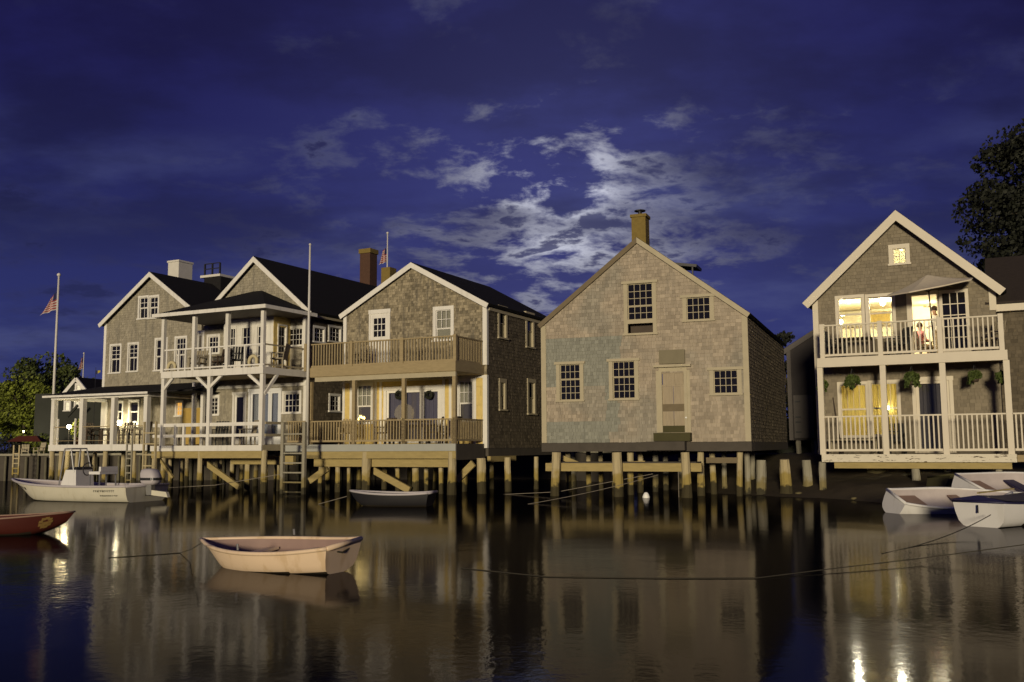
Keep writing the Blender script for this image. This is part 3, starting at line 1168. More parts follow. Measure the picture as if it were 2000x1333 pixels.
# hip roof of the veranda
ov = .32
ez = zev2 + .0
uR_top, z_top = B.hv(512, 568, BV)
ul_e, ur_e = uBl - ov, ov
mb = MB()
pE = [(ul_e, -ov, zev + .10), (ur_e, -ov, zev + .10), (ur_e, BV, zev + .10), (ul_e, BV, zev + .10)]
pT = [(uR_top, BV - .02, z_top), (uBl + 2.1, BV - .02, z_top)]
b = mb.pts(pE + pT)
mb.face(b, b + 1, b + 4, b + 5)
mb.face(b + 1, b + 2, b + 4)
mb.face(b + 3, b, b + 5)
mb.build('veranda_roof', 'roof_dark', hb)
mb = MB()
mb.box(ul_e - .02, ur_e + .02, -ov - .03, -ov, zev - .02, zev + .12)
mb.build('eave_board', 'trim_white', hb)
mb = MB()
mb.box(ur_e - .005, ur_e + .03, -ov + .002, BV, zev - .02, zev + .12)
mb.build('eave_board', 'trim_white', hb)
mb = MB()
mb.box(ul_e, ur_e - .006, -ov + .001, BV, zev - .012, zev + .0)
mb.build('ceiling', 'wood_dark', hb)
# main gable wall
uap, zap = B.hv(497, 507, BV - .15)
uer, zer = B.hv(603, 608, BV - .15)
uel = 2 * uap - uer
poly = [(uel, zd1), (uWr, zd1), (uWr, zer), (uap, zap - .05), (uel, zer)]
WB = []
WB.append((B.rect(404, 777, 426, 810, BV), 3, 4, None))
WB.append((B.rect(555.5, 769, 585.5, 806, BV), 4, 3, None))
WB.append((B.rect(408, 658, 427, 690, BV), 3, 3, None))
WB.append((B.rect(565, 642, 591, 675, BV), 4, 3, None))
d_scr = B.rect(458, 772, 478, 868, BV)
d_big = B.rect(489, 765, 546, 868, BV)
d_up = B.rect(385, 652, 396, 720, BV)
holes = [grow(w[0], .03) for w in WB] + [d_scr, d_big, d_up]
shingles(hb, front(BV), poly, holes, 'shingle_grey', .11, .07, .15)
for r, c, rw, sp in WB:
    window(hb, front(BV), r, c, rw, cw=.10, split=sp)


def panel_door(root, mp, r, leaves, cols, rows, mname, pane='pane_dark', foot=.35, cw=.1, label=None):
    a0, a1, z0, z1 = r

    def bx(mb, b0, b1, d0, d1, y0, y1):
        mb.hexa([mp(b0, d0, y0), mp(b1, d0, y0), mp(b1, d1, y0), mp(b0, d1, y0),
                 mp(b0, d0, y1), mp(b1, d0, y1), mp(b1, d1, y1), mp(b0, d1, y1)])
    mb = MB()
    bx(mb, a0 - cw, a0, -.045, .06, z0, z1)
    bx(mb, a1, a1 + cw, -.045, .06, z0, z1)
    bx(mb, a0 - cw - .02, a1 + cw + .02, -.055, .06, z1, z1 + cw * 1.2)
    dr = mb.build('door', mname, root)
    if label:
        dr['label'] = label
    lw = (a1 - a0) / leaves
    for i in range(leaves):
        x0, x1 = a0 + i * lw + .004, a0 + (i + 1) * lw - .004
        s = .09
        mb = MB()
        bx(mb, x0, x0 + s, 0, .04, z0, z1)
        bx(mb, x1 - s, x1, 0, .04, z0, z1)
        bx(mb, x0 + s, x1 - s, 0, .04, z0, z0 + foot)
        bx(mb, x0 + s, x1 - s, 0, .04, z1 - s, z1)
        pw, ph = (x1 - x0 - 2 * s) / cols, (z1 - s - z0 - foot) / rows
        for c in range(1, cols):
            bx(mb, x0 + s + c * pw - .011, x0 + s + c * pw + .011, .008, .03, z0 + foot, z1 - s)
        for k in range(1, rows):
            z = z0 + foot + k * ph
            bx(mb, x0 + s, x1 - s, .006, .032, z - .011, z + .011)
        mb.build('leaf', mname, dr)
        p = MB()
        o = Vector(mp(0, 0, 0))
        p.hexa([Vector(mp(x, d, z)) - o for x, d, z in ((-pw / 2, 0, -ph / 2), (pw / 2, 0, -ph / 2), (pw / 2, .004, -ph / 2), (-pw / 2, .004, -ph / 2),
                                                        (-pw / 2, 0, ph / 2), (pw / 2, 0, ph / 2), (pw / 2, .004, ph / 2), (-pw / 2, .004, ph / 2))])
        me = p.mesh('pane', pane)
        for c in range(cols):
            for k in range(rows):
                link('pane', me, dr, mp(x0 + s + (c + .5) * pw, .02, z0 + foot + (k + .5) * ph))
    return dr


panel_door(hb, front(BV), d_scr, 1, 1, 1, 'trim_white', foot=.25)
panel_door(hb, front(BV), d_big, 3, 1, 1, 'door_white', pane='pane_clear', foot=.3, label='white three part glazed door with curtains tinted as cool lamp light')
mb = MB()
n = 48
for i in range(n):
    x0, x1 = d_big[0] + (d_big[1] - d_big[0]) * i / n, d_big[0] + (d_big[1] - d_big[0]) * (i + 1) / n
    y0, y1 = BV + .12 + .03 * math.sin(i * 1.2), BV + .12 + .03 * math.sin((i + 1) * 1.2)
    mb.poly([(x0, y0, d_big[2]), (x1, y1, d_big[2]), (x1, y1, d_big[3]), (x0, y0, d_big[3])])
mb.build('curtain', 'curtain_cool_lit', hb)
panel_door(hb, front(BV), d_up, 1, 1, 1, 'trim_white', foot=.2)
# bay with tall windows on the balcony
bu0, bu1, bv = B.hv(437, 660, 1.7)[0], B.hv(534, 660, 1.7)[0], 1.7
tall = [B.rect(449, 640, 460, 690, bv), B.rect(473.5, 638, 489, 688, bv), B.rect(503, 637, 518, 687, bv)]
tall = [(a, c, ztop + .25, zev - .35) for a, c, _, _ in tall]
poly = [(bu0, ztop), (bu1, ztop), (bu1, zev), (bu0, zev)]
shingles(hb, front(bv), poly, [grow(r, .03) for r in tall], 'trim_white', .30, .3, .5)
for r in tall:
    window(hb, front(bv), r, 2, 4, cw=.06, sill=False)
sv0, sv1 = bv + .28, bv + .72
sr = (sv0, sv1, ztop + .25, zev - .35)
poly = [(bv, ztop), (BV, ztop), (BV, zev), (bv, zev)]
shingles(hb, right(bu1), poly, [grow(sr, .03)], 'wall_yellow', .30, .3, .5, flip=True)
window(hb, right(bu1), sr, 2, 4, cw=.06, sill=False)
# trim board under the balcony ceiling, corner boards, side wall
mb = MB()
mb.box(B.hv(425, 745, BV)[0], uWr, BV - .06, BV - .02, zbeam - .30, zbeam - .18)
mb.build('frieze_board', 'trim_white', hb)
mb = MB()
mb.box(uWr - .14, uWr + .02, BV - .035, BV + .1, zd1, zer)
mb.build('corner_board', 'trim_white', hb)
swin = []
for x0, y0, x1, y1 in ((613, 642, 632, 668), (643, 641, 664, 667), (644, 774, 662, 803)):
    va, vb2 = B.hu(x0, (y0 + y1) / 2, uWr)[0], B.hu(x1, (y0 + y1) / 2, uWr)[0]
    xm = (x0 + x1) / 2
    swin.append((va, vb2, B.hu(xm, y1, uWr)[1], B.hu(xm, y0, uWr)[1]))
poly = [(BV, zd1), (BV + 10, zd1), (BV + 10, zer), (BV, zer)]
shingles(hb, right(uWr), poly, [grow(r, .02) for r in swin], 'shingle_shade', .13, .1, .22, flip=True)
for r in swin:
    window(hb, right(uWr), r, 3, 3, cw=.09)
gable_roof(hb, BV, 10, uel, zer, uap, zap, uer, zer, .2, 'roof_dark', 'trim_white', .19)
mb = MB()
mb.box(uer + .05, uer + .10, BV + .0, BV + 10, zer - .22, zer - .02)
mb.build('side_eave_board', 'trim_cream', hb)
# brick chimneys
for (px, yt, yb, vv, w, mt) in ((719, 497, 590, BV + 8.3, .30, 'brick_red'),):
    u, z0 = B.hv(px, yb, vv)
    z1 = B.hv(px, yt, vv)[1]
    mb = MB()
    mb.box(u - w, u + w, vv - w, vv + w, z0 - .5, z1)
    ch = mb.build('chimney', mt, hb)
    mb = MB()
    mb.box(u - w - .05, u + w + .05, vv - w - .05, vv + w + .05, z1 + .001, z1 + .22)
    mb.build('chimney_lit_top', 'brick_tan', ch)  # paler brick colour stands for the lit chimney top
# roof walk on the far roof
u, z = B.hv(428, 540, BV + 5.5)
mb = MB()
mb.box(u - .75, u + .35, BV + 5.25, BV + 6.6, z - 1.2, z - .06)
rw_ = mb.build('roof_walk', 'roof_dark', hb)
mb = MB()
mb.box(u - .95, u + .35, BV + 5.18, BV + 6.62, z - .058, z + .06)
mb.build('platform', 'chimney_white', rw_)
for du in (-.7, -.2, .3):
    mb = MB()
    mb.box(u + du - .035, u + du + .035, BV + 5.2, BV + 5.27, z + .06, z + .62)
    mb.build('post', 'metal_dark', rw_)
for dz in (.34, .6):
    mb = MB()
    mb.box(u - .7, u + .3, BV + 5.21, BV + 5.25, z + dz, z + dz + .04)
    mb.build('rail', 'metal_dark', rw_)
# piles and diagonal braces
for (px, v, rr) in ((300, .15, .10), (392, .12, .12), (516, .15, .13), (318, 1.5, .1), (355, 1.6, .10), (333, .9, .08), (430, 1.5, .10), (452, 1.4, .1), (483, 1.3, .11),
                    (545, 1.6, .11), (365, 2.8, .10), (420, 2.9, .1), (470, 3.0, .09), (520, 3.2, .1), (540, 4.2, .1), (500, 4.8, .09)):
    pile(hb, B.hv(px, 910, v)[0], v, -.8, zd1 - .18 if v < .5 else zd1 - .3, rr)
for (xa, ya, xb, yb, v, t) in ((398, 902, 467, 952, .5, .2), (312, 897, 338, 934, .5, .10)):
    a, c = B.hv(xa, ya, v), B.hv(xb, yb, v)
    mb = MB()
    mb.beam((a[0], v, a[1]), (c[0], v, c[1]), .10, t)
    mb.build('diagonal_brace', 'beam_wood', hb)

# ================================================================== HOUSE C : brown shingled house with two wooden decks
C = Frame(890, 820, 33.6, 26)
hc = C.root('deck_house', 'brown shingled gable house with two timber decks on piles', 'house')
CV = 2.1
zc1 = C.hv(745, 868.5, 0)[1]
uCl = C.hv(600, 840, 0)[0]
zrl1 = C.hv(745, 820, 0)[1]
zr_top = C.hv(743, 664, 0)[1]
zr_bot = C.hv(743, 712, 0)[1]
z_sk = C.hv(743, 731, 0)[1]
z_wb = C.hv(743, 741, 0)[1]
mb = MB()
mb.box(uCl, 0, 0, CV, zc1 - .15, zc1 - .005)
mb.build('lower_deck', 'deck_wood', hc)
mb = MB()
mb.box(uCl - .02, .02, -.05, 0, zc1 - .24, zc1 + .01)
mb.build('fascia', 'deck_grey', hc)
mb = MB()
mb.box(uCl - .1, 0, .01, .12, zc1 - .50, zc1 - .245)
mb.build('girder', 'beam_wood', hc)
mb = MB()
mb.box(uCl + .1, -.25, .30, .44, zc1 - .80, zc1 - .52)
mb.build('girder', 'beam_wood', hc)
mb = MB()
mb.box(.0, .03, .002, CV, zc1 - .55, zc1 + .005)
mb.build('fascia', 'beam_dark', hc)
mb = MB()
mb.box(uCl, 0, 0, CV, z_sk - .02, zr_bot - .08)
mb.build('upper_deck', 'deck_wood', hc)
mb = MB()
mb.box(uCl - .02, .02, -.05, .0, z_sk, zr_bot - .01)
mb.build('fascia', 'deck_wood', hc)
mb = MB()
mb.box(uCl + .3, -.02, .02, .12, z_wb, z_sk - .022)
mb.build('beam', 'trim_cream', hc)
mb = MB()
mb.box(.0, .02, .002, CV, z_sk, zr_bot - .01)
mb.build('fascia', 'deck_wood', hc)
pc = [C.hv(x, 780, .06)[0] for x in (607, 692, 789, 888)]
for u in pc:
    mb = MB()
    mb.box(u - .065, u + .065, .0, .13, zc1, z_wb)
    mb.build('post', 'deck_wood', hc)
pc2 = [C.hv(x, 690, .06)[0] for x in (598, 687, 786, 889)]
railing(hc, front(.06), uCl, -.02, zr_bot - .12, zr_top, 'deck_wood', .125, .04, posts=pc2, pw=.12, label='timber balustrade of the upper deck', bottom=.12)
railing(hc, front(.06), uCl, -.02, zc1, zrl1, 'deck_wood', .125, .04, posts=pc, pw=.12, label='timber balustrade of the lower deck')
railing(hc, right(.0), .1, CV - .05, zr_bot - .12, zr_top, 'deck_wood', .125, .04, d=.05, bottom=.12)
railing(hc, right(.0), .1, CV - .05, zc1, zrl1, 'deck_wood', .125, .04, d=.05)
uCw = C.hv(951, 700, CV)[0]
uCwl = C.hv(670, 700, CV)[0]
uap, zap = C.hv(803, 518, CV - .15)
_, zer = C.hv(951, 594, CV - .15)
uer, uel = uCw, 2 * uap - uCw
zup = zr_bot - .1
poly = [(uel, z_sk), (uCw, z_sk), (uCw, zer), (uap, zap - .05), (uel, zer)]
r_up = C.rect(852, 606, 881, 664, CV)
r_dr = C.rect(724, 613, 760, 722, CV)
shingles(hc, front(CV), poly, [grow(r_up, .03), grow(r_dr, .02)], 'shingle_brown', .105, .07, .145)
window(hc, front(CV), r_up, (3, 1), (2, 1), cw=.13, split=.62, pane='pane_clear')
mb = MB()
mb.box(r_up[0], r_up[1], CV + .10, CV + .11, r_up[2], r_up[3])
mb.build('window_blind', 'blind', hc)
# white door with nine lights
mb = MB()
d0, d1, dz0, dz1 = r_dr
mb.box(d0 - .06, d0, CV - .05, CV + .03, zup, dz1)
mb.box(d1, d1 + .06, CV - .05, CV + .03, zup, dz1)
mb.box(d0 - .08, d1 + .08, CV - .06, CV + .03, dz1, dz1 + .16)
dr = mb.build('door', 'trim_white', hc)
g0, g1, gz0, gz1 = C.rect(730.5, 622, 753, 658, CV)
mb = MB()
mb.box(d0, g0, CV - .02, CV + .02, zup, dz1)
mb.box(g1, d1, CV - .02, CV + .02, zup, dz1)
mb.box(g0, g1, CV - .02, CV + .02, gz1, dz1)
mb.box(g0, g1, CV - .02, CV + .02, zup, gz0)
pw, ph = (g1 - g0) / 3, (gz1 - gz0) / 3
for i in (1, 2):
    mb.box(g0 + i * pw - .014, g0 + i * pw + .014, CV - .015, CV + .01, gz0, gz1)
    mb.box(g0, g1, CV - .0165, CV + .0115, gz0 + i * ph - .014, gz0 + i * ph + .014)
mb.build('leaf', 'trim_white', dr)
p = MB()
p.box(-pw / 2, pw / 2, 0, .004, -ph / 2, ph / 2)
me = p.mesh('pane', 'pane_dark')
for i in range(3):
    for j in range(3):
        link('pane', me, dr, (g0 + (i + .5) * pw, CV, gz0 + (j + .5) * ph))
# lower wall, yellow paint that also carries the yellow lamp light
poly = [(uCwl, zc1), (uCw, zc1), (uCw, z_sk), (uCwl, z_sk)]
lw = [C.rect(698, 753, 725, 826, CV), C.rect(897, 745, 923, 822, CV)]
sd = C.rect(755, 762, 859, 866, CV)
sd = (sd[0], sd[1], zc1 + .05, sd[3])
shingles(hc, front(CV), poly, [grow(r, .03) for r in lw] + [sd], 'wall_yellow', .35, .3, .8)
for r in lw:
    window(hc, front(CV), r, (3, 1), (2, 1), cw=.12, split=.56, pane='pane_clear')
    mb = MB()
    mb.box(r[0], r[1], CV + .10, CV + .11, r[2] + (r[3] - r[2]) * .44, r[3])
    mb.build('window_blind', 'blind', hc)
    mb = MB()
    mb.box(r[0], r[1], CV + .12, CV + .13, r[2], r[2] + (r[3] - r[2]) * .44)
    mb.build('window_blind', 'blind_dark', hc)
panel_door(hc, front(CV), sd, 3, 1, 1, 'trim_white', pane='pane_clear', foot=.14, cw=.12, label='white three leaf glazed door with lavender curtains')
mb = MB()
n = 60
for i in range(n):
    x0, x1 = sd[0] + (sd[1] - sd[0]) * i / n, sd[0] + (sd[1] - sd[0]) * (i + 1) / n
    y0, y1 = CV + .14 + .03 * math.sin(i * 1.3), CV + .14 + .03 * math.sin((i + 1) * 1.3)
    mb.poly([(x0, y0, sd[2]), (x1, y1, sd[2]), (x1, y1, sd[3]), (x0, y0, sd[3])])
mb.build('curtain', 'curtain_blue', hc)
for px in (672, 686, 734, 744, 867, 880, 928, 948):
    u = C.hv(px, 790, CV)[0]
    mb = MB()
    mb.box(u - .055, u + .055, CV - .035, CV + .0, zc1, z_sk - .12)
    mb.build('pilaster', 'trim_white', hc)
mb = MB()
mb.box(uCwl, uCw, CV - .045, CV - .002, z_sk - .12, z_sk - .021)
mb.build('frieze_board', 'trim_white', hc)
# side wall on the right with its four windows
swin = []
for x0, y0, x1, y1 in ((975, 606, 987, 660), (977, 748, 985, 800), (1029, 618, 1040, 678), (1032, 748, 1043, 808)):
    va, vb2 = C.hu(x0, (y0 + y1) / 2, uCw)[0], C.hu(x1, (y0 + y1) / 2, uCw)[0]
    xm = (x0 + x1) / 2
    swin.append((va, vb2, C.hu(xm, y1, uCw)[1], C.hu(xm, y0, uCw)[1]))
DC = 6.2
poly = [(CV, zc1 - .15), (CV + DC, zc1 - .15), (CV + DC, zer), (CV, zer)]
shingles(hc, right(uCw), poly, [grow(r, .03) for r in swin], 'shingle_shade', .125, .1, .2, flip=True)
for r in swin:
    window(hc, right(uCw), r, 1, (1, 1), cw=.14, split=.5, trim='trim_cream')
mb = MB()
mb.box(uCwl, uCwl + .01, CV + .02, CV + DC, zc1, zer)
mb.build('side_wall', 'shingle_shade', hc)
for (z0, z1) in ((zr_bot, zer + .02), (zc1 - .15, z_sk - .02)):
    mb = MB()
    mb.box(uCw - .15, uCw + .025, CV - .05, CV + .09, z0, z1)
    mb.build('corner_board', 'trim_white', hc)
mb = MB()
mb.box(uel - .02, uel + .13, CV - .05, CV + .09, zup, zer)
mb.build('corner_board', 'trim_white', hc)
gable_roof(hc, CV, DC, uel, zer, uap, zap, uer, zer, .15, 'roof_dark', 'trim_white', .20)
mb = MB()
mb.box(uCw + .02, uCw + .06, CV + .1, CV + DC, zer - .20, zer - .04)
mb.build('side_eave_board', 'trim_cream', hc)
mb = MB()
mb.box(uCwl, uCw, CV + .1, CV + DC, zc1 - .45, zc1 - .16)
mb.build('sill_beam', 'beam_dark', hc)
mb = MB()
u, z = C.hv(758, 548, CV + 3)
zt = C.hv(758, 524, CV + 3)[1]
mb.box(u - .22, u + .22, CV + 2.8, CV + 3.3, z - 1.0, zt)
mb.build('chimney', 'brick_tan', hc)
for (px, v, rr) in ((714, .10, .17), (882, .12, .17), (660, .6, .10), (682, 1.0, .08), (778, 1.2, .09), (811, .9, .12), (833, 1.6, .08), (862, .7, .09), (941, 1.2, .17),
                    (906, 2.4, .1), (992, 3.0, .12), (1046, 5.2, .10), (750, 3.2, .1), (700, 3.4, .1), (640, 2.0, .1), (850, 3.4, .1), (625, .5, .08), (960, 5.0, .1), (800, 4.4, .1)):
    pile(hc, C.hv(px, 915, v)[0], v, -.8, zc1 - (.27 if v < .3 else .5), rr)
for (xa, ya, xb, yb, v) in ((728, 918, 800, 958, .55), (640, 915, 605, 940, .5), (925, 905, 893, 938, 1.0)):
    a, c = C.hv(xa, ya, v), C.hv(xb, yb, v)
    mb = MB()
    mb.beam((a[0], v, a[1]), (c[0], v, c[1]), .10, .24)
    mb.build('diagonal_brace', 'beam_wood', hc)
mb = MB()
a, c = C.hv(955, 897, 2.2), C.hv(1005, 893, 4.2)
mb.beam((a[0], 2.2, a[1]), (c[0], 4.2, a[1]), .14, .2)
mb.build('girder', 'beam_wood', hc)

# ================================================================== HOUSE D : the big weathered boathouse
D = Frame(1463, 760, 31.2, 21.5)
hd = D.root('boathouse', 'large weathered shingle boathouse with one door and a tan chimney', 'house')
uDL = D.hv(1059, 760, 0)[0]
zsk = D.hv(1260, 864, 0)[1]
zsk0 = D.hv(1260, 882, 0)[1]
uap, zap = D.hv(1243, 470, -.1)
zel = D.hv(1060, 638, 0)[1]
zer = D.hv(1460, 616, 0)[1]
zel = zer = (zel + zer) / 2
DD = 11.0
poly = [(uDL, zsk), (0, zsk), (0, zer), (uap, zap - .04), (uDL, zel)]
WD = [(D.rect(1094, 712, 1133, 782, 0), 4, (2, 3), .42),
      (D.rect(1197, 706, 1240, 779, 0), 4, (2, 3), .42),
      (D.rect(1394, 723, 1441, 769, 0), 4, 3, None),
      (D.rect(1341, 581, 1387, 625, 0), 4, 3, None)]
wup = D.rect(1226, 554, 1275, 651, 0)
rd = D.rect(1294, 727, 1337, 845, 0)
holes = [grow(w[0], .03) for w in WD] + [grow(wup, .03), rd]
# a cool bluish shadow painted into the shingles round the left windows, bounded by whole courses
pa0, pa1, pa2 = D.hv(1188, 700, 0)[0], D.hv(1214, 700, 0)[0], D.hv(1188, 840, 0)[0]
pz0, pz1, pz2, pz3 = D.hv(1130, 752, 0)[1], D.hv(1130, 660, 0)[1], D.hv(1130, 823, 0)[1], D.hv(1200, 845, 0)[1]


def shadow_patch(a, z):
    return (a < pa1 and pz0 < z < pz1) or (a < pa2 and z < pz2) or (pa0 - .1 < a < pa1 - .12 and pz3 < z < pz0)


shingles(hd, front(0), poly, holes, 'shingle_old', .12, .075, .175, patch=shadow_patch, patch_mat='shingle_cool_shadow', single=(D.hv(1240, 800, 0)[0], -.1, zsk, D.hv(1300, 700, 0)[1]))
for r, c, rw, sp in WD:
    window(hd, front(0), r, c, rw, cw=.13, trim='trim_cream', split=sp, head=.06, mun=.019, sash='trim_cream')
# upper window with its lower sash raised: glass above, open dark gap below
zg = wup[2] + (wup[3] - wup[2]) * .27
w = window(hd, front(0), (wup[0], wup[1], zg, wup[3]), 4, (3, 2), cw=.13, trim='trim_cream', split=.62, head=.06, mun=.019, sill=False,
           label='tall upper window with the lower sash raised')
mb = MB()
mb.box(wup[0] - .13, wup[0], -.04, .06, wup[2], zg - .13)
mb.box(wup[1], wup[1] + .13, -.04, .06, wup[2], zg - .13)
mb.box(wup[0] - .17, wup[1] + .17, -.09, .06, wup[2] - .07, wup[2])
mb.build('sill', 'trim_cream', w)
mb = MB()
mb.box(wup[0], wup[1], .35, .40, wup[2], zg)
mb.build('gap_dark_sheet', 'wood_dark', w)  # dark sheet standing in for the unlit inside behind the gap
# door
mb = MB()
cw = .20
mb.box(rd[0] - cw, rd[0] - .1, -.03, .06, rd[2], rd[3] + .05)
mb.box(rd[0] - .1, rd[0], -.055, .06, rd[2], rd[3] + .02)
mb.box(rd[1] + .1, rd[1] + cw, -.03, .06, rd[2], rd[3] + .05)
mb.box(rd[1], rd[1] + .1, -.055, .06, rd[2], rd[3] + .02)
mb.box(rd[0] - .1, rd[1] + .1, -.02, .06, rd[3] + .02, rd[3] + .16)
mb.box(rd[0] - cw - .05, rd[1] + cw + .05, -.16, .06, rd[3] + .161, rd[3] + .24)
dr = mb.build('door', 'trim_cream', hd)
zst = rd[2] + .22
mid = (rd[0] + rd[1]) / 2
ztop_p = rd[3] - .48
zlock = zst + (ztop_p - zst) * .46
for (x0, x1, z0, z1, lab) in ((rd[0], mid - .006, zst, zlock - .12, None), (mid + .006, rd[1], zst, zlock - .12, None),
                              (rd[0], mid - .006, zlock + .12, ztop_p, None), (mid + .006, rd[1], zlock + .12, ztop_p, None),
                              (rd[0] + .02, mid - .12, ztop_p + .06, rd[3] - .05, None), (mid + .06, rd[1] - .02, ztop_p + .06, rd[3] - .05, None)):
    mb = MB()
    mb.box(x0, x1, .02, .05, z0, z1)
    mb.build('door_panel', 'door_wood', dr)
mb = MB()
mb.box(rd[0], rd[1], .0, .045, zlock - .118, zlock + .118)
mb.build('lock_rail', 'rake_brown', dr)
mb = MB()
mb.box(rd[0], rd[1], .01, .045, ztop_p + .002, ztop_p + .058)
mb.box(mid - .118, mid + .058, .012, .046, ztop_p + .0585, rd[3] - .0485)
mb.box(rd[0], rd[1], .01, .045, rd[3] - .048, rd[3])
mb.build('door_rail', 'door_wood', dr)
mb = MB()
mb.box(rd[0], rd[1], -.012, .03, rd[2], zst - .003)
mb.build('kick_board', 'hull_olive', dr)
mb = MB()
mb.lathe([(.0, 0), (.03, .0), (.04, .02), (.03, .05), (0, .055)], (rd[1] + .05, -.075, rd[2] + .45), 8)
mb.build('door_knob', 'float_white', dr)
# board above the door, steps, skirt
r = D.rect(1288, 684, 1338, 711, 0)
mb = MB()
mb.box(r[0], r[1], -.09, -.022, r[2], r[3])
mb.build('blank_board', 'board_olive', hd)
r = D.rect(1281, 846, 1352, 862, 0)
mb = MB()
mb.box(r[0], r[1], -.34, -.02, r[2], r[3])
mb.build('door_step', 'hull_olive', hd)
mb = MB()
mb.box(uDL - .02, .03, -.06, -.012, zsk0, zsk - .01)
mb.box(.002, .03, -.012, DD, zsk0, zsk - .01)
mb.build('skirt_board', 'beam_dark', hd)
r = D.rect(1266, 862, 1341, 880, -.1)
mb = MB()
mb.box(r[0], r[1], -.42, -.07, r[2], r[3] - .012)
mb.build('door_step', 'beam_dark', hd)
for (a, c) in ((uDL - .02, uDL + .16), (-.16, .02)):
    mb = MB()
    mb.box(a, c, -.035, .06, zsk, zer)
    mb.build('corner_board', 'trim_cream', hd)
poly = [(0, zsk), (DD, zsk), (DD, zer), (0, zer)]
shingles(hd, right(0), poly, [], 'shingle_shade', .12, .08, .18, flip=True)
mb = MB()
mb.box(uDL, uDL + .01, .02, DD, zsk, zel)
mb.build('side_wall', 'shingle_shade', hd)
mb = MB()
mb.box(uDL, 0, .1, DD, zsk0 + .02, zsk0 + .1)
mb.build('floor', 'beam_dark', hd)
gable_roof(hd, 0, DD, uDL - .02, zel + .02, uap, zap, .02, zer + .02, .07, 'roof_dark', 'trim_cream', .17, rake_mat2='rake_brown')
u, z = D.hv(1251, 470, 1.0)
zt = D.hv(1251, 427, 1.0)[1]
mb = MB()
mb.box(u - .25, u + .25, .75, 1.3, z - .9, zt)
mb.box(u - .29, u + .29, .71, 1.34, zt, zt + .1)
ch = mb.build('chimney', 'brick_tan', hd)
mb = MB()
mb.lathe([(.07, .1), (.07, .24), (.2, .25), (.2, .28), (.02, .33)], (u, 1.0, zt), 10)
mb.build('chimney_pot', 'metal_dark', ch)
# propped roof hatch on the right slope
u, z = D.hv(1345, 523, 3.2)
mb = MB()
mb.beam((u - .9, 3.2, z + .16), (u + .38, 3.2, z - .04), 1.0, .10)
mb.beam((u + .22, 2.8, z - .45), (u + .22, 2.8, z - .02), .05, .05)
mb.build('roof_hatch', 'metal_dark', hd)
# piles, platform beam and planks
for px in (1084, 1208, 1341):
    pile(hd, D.hv(px, 930, -.9)[0], -.9, -.8, D.hv(px, 884, -.9)[1], .165)
bz0, bz1 = D.hv(1215, 921, -.6)[1], D.hv(1215, 905, -.6)[1]
mb = MB()
mb.box(D.hv(1067, 910, -.6)[0], D.hv(1371, 910, -.6)[0], -.68, -.5, bz0, bz1)
mb.build('platform_beam', 'beam_wood', hd)
for k in range(5):
    mb = MB()
    mb.box(D.hv(1075, 910, -.6)[0], D.hv(1360, 910, -.6)[0], -.62 + k * .22, -.42 + k * .22, bz1 + .003, bz1 + .04)
    mb.build('plank', 'beam_dark', hd)
for (xa, ya, xb, yb) in ((1088, 890, 1150, 915), (1260, 905, 1140, 912)):
    a, c = D.hv(xa, ya, -.2), D.hv(xb, yb, -.2)
    mb = MB()
    mb.beam((a[0], -.2, a[1]), (c[0], -.2, c[1]), .08, .16)
    mb.build('diagonal_brace', 'beam_wood', hd)
for (px, v, rr, mt) in ((1111, 1.6, .10, 'pile_wood'), (1148, 2.4, .10, 'pile_wood'), (1175, 3.2, .09, 'pile_wood'), (1232, .5, .12, 'pile_wood'), (1250, 2.0, .1, 'pile_wood'),
                        (1280, 2.8, .11, 'pile_grey'), (1300, 4.0, .1, 'pile_grey'), (1370, .4, .12, 'pile_wood'), (1394, 1.6, .1, 'pile_wood'), (1443, .5, .11, 'pile_wood'), (1415, 3.2, .1, 'pile_grey'),
                        (1461, 1.5, .10, 'pile_grey'), (1330, 4.6, .1, 'pile_grey'), (1120, 4.2, .1, 'pile_grey'), (1200, 5.0, .1, 'pile_grey'), (1470, 4, .1, 'pile_grey')):
    pile(hd, D.hv(px, 915, v)[0], v, -.8, zsk0 + .02, rr, mt)
mb = MB()
a = D.hv(1380, 900, .5)
mb.box(a[0], D.hv(1446, 900, .5)[0], .42, .58, a[1] - .08, a[1] + .1)
mb.build('girder', 'rake_brown', hd)

# thick free standing piles between the boathouse and the balcony house
for i, (px, yt, yb, Y, rr, mt, lab) in enumerate(((1487, 899, 966, 32.4, .16, 'pile_grey', 'bluish grey stub of a pile nearest the boathouse corner'),
                                                  (1537, 897, 967, 31.9, .19, 'pile_wood', 'thick pale pile standing alone at the water edge'),
                                                  (1578, 899, 958, 32.6, .16, 'pile_grey', 'mossy pile beside the balcony house corner'))):
    p = at_y(px, yb, Y)
    zt = at_y(px, yt, Y).z
    o = pile(None, p.x, p.y, -.5, zt, rr, mt, tilt=.05 if i == 1 else 0, name='mooring_pile')
    tag(o, lab, 'pile', 'free standing piles by the mud bank')

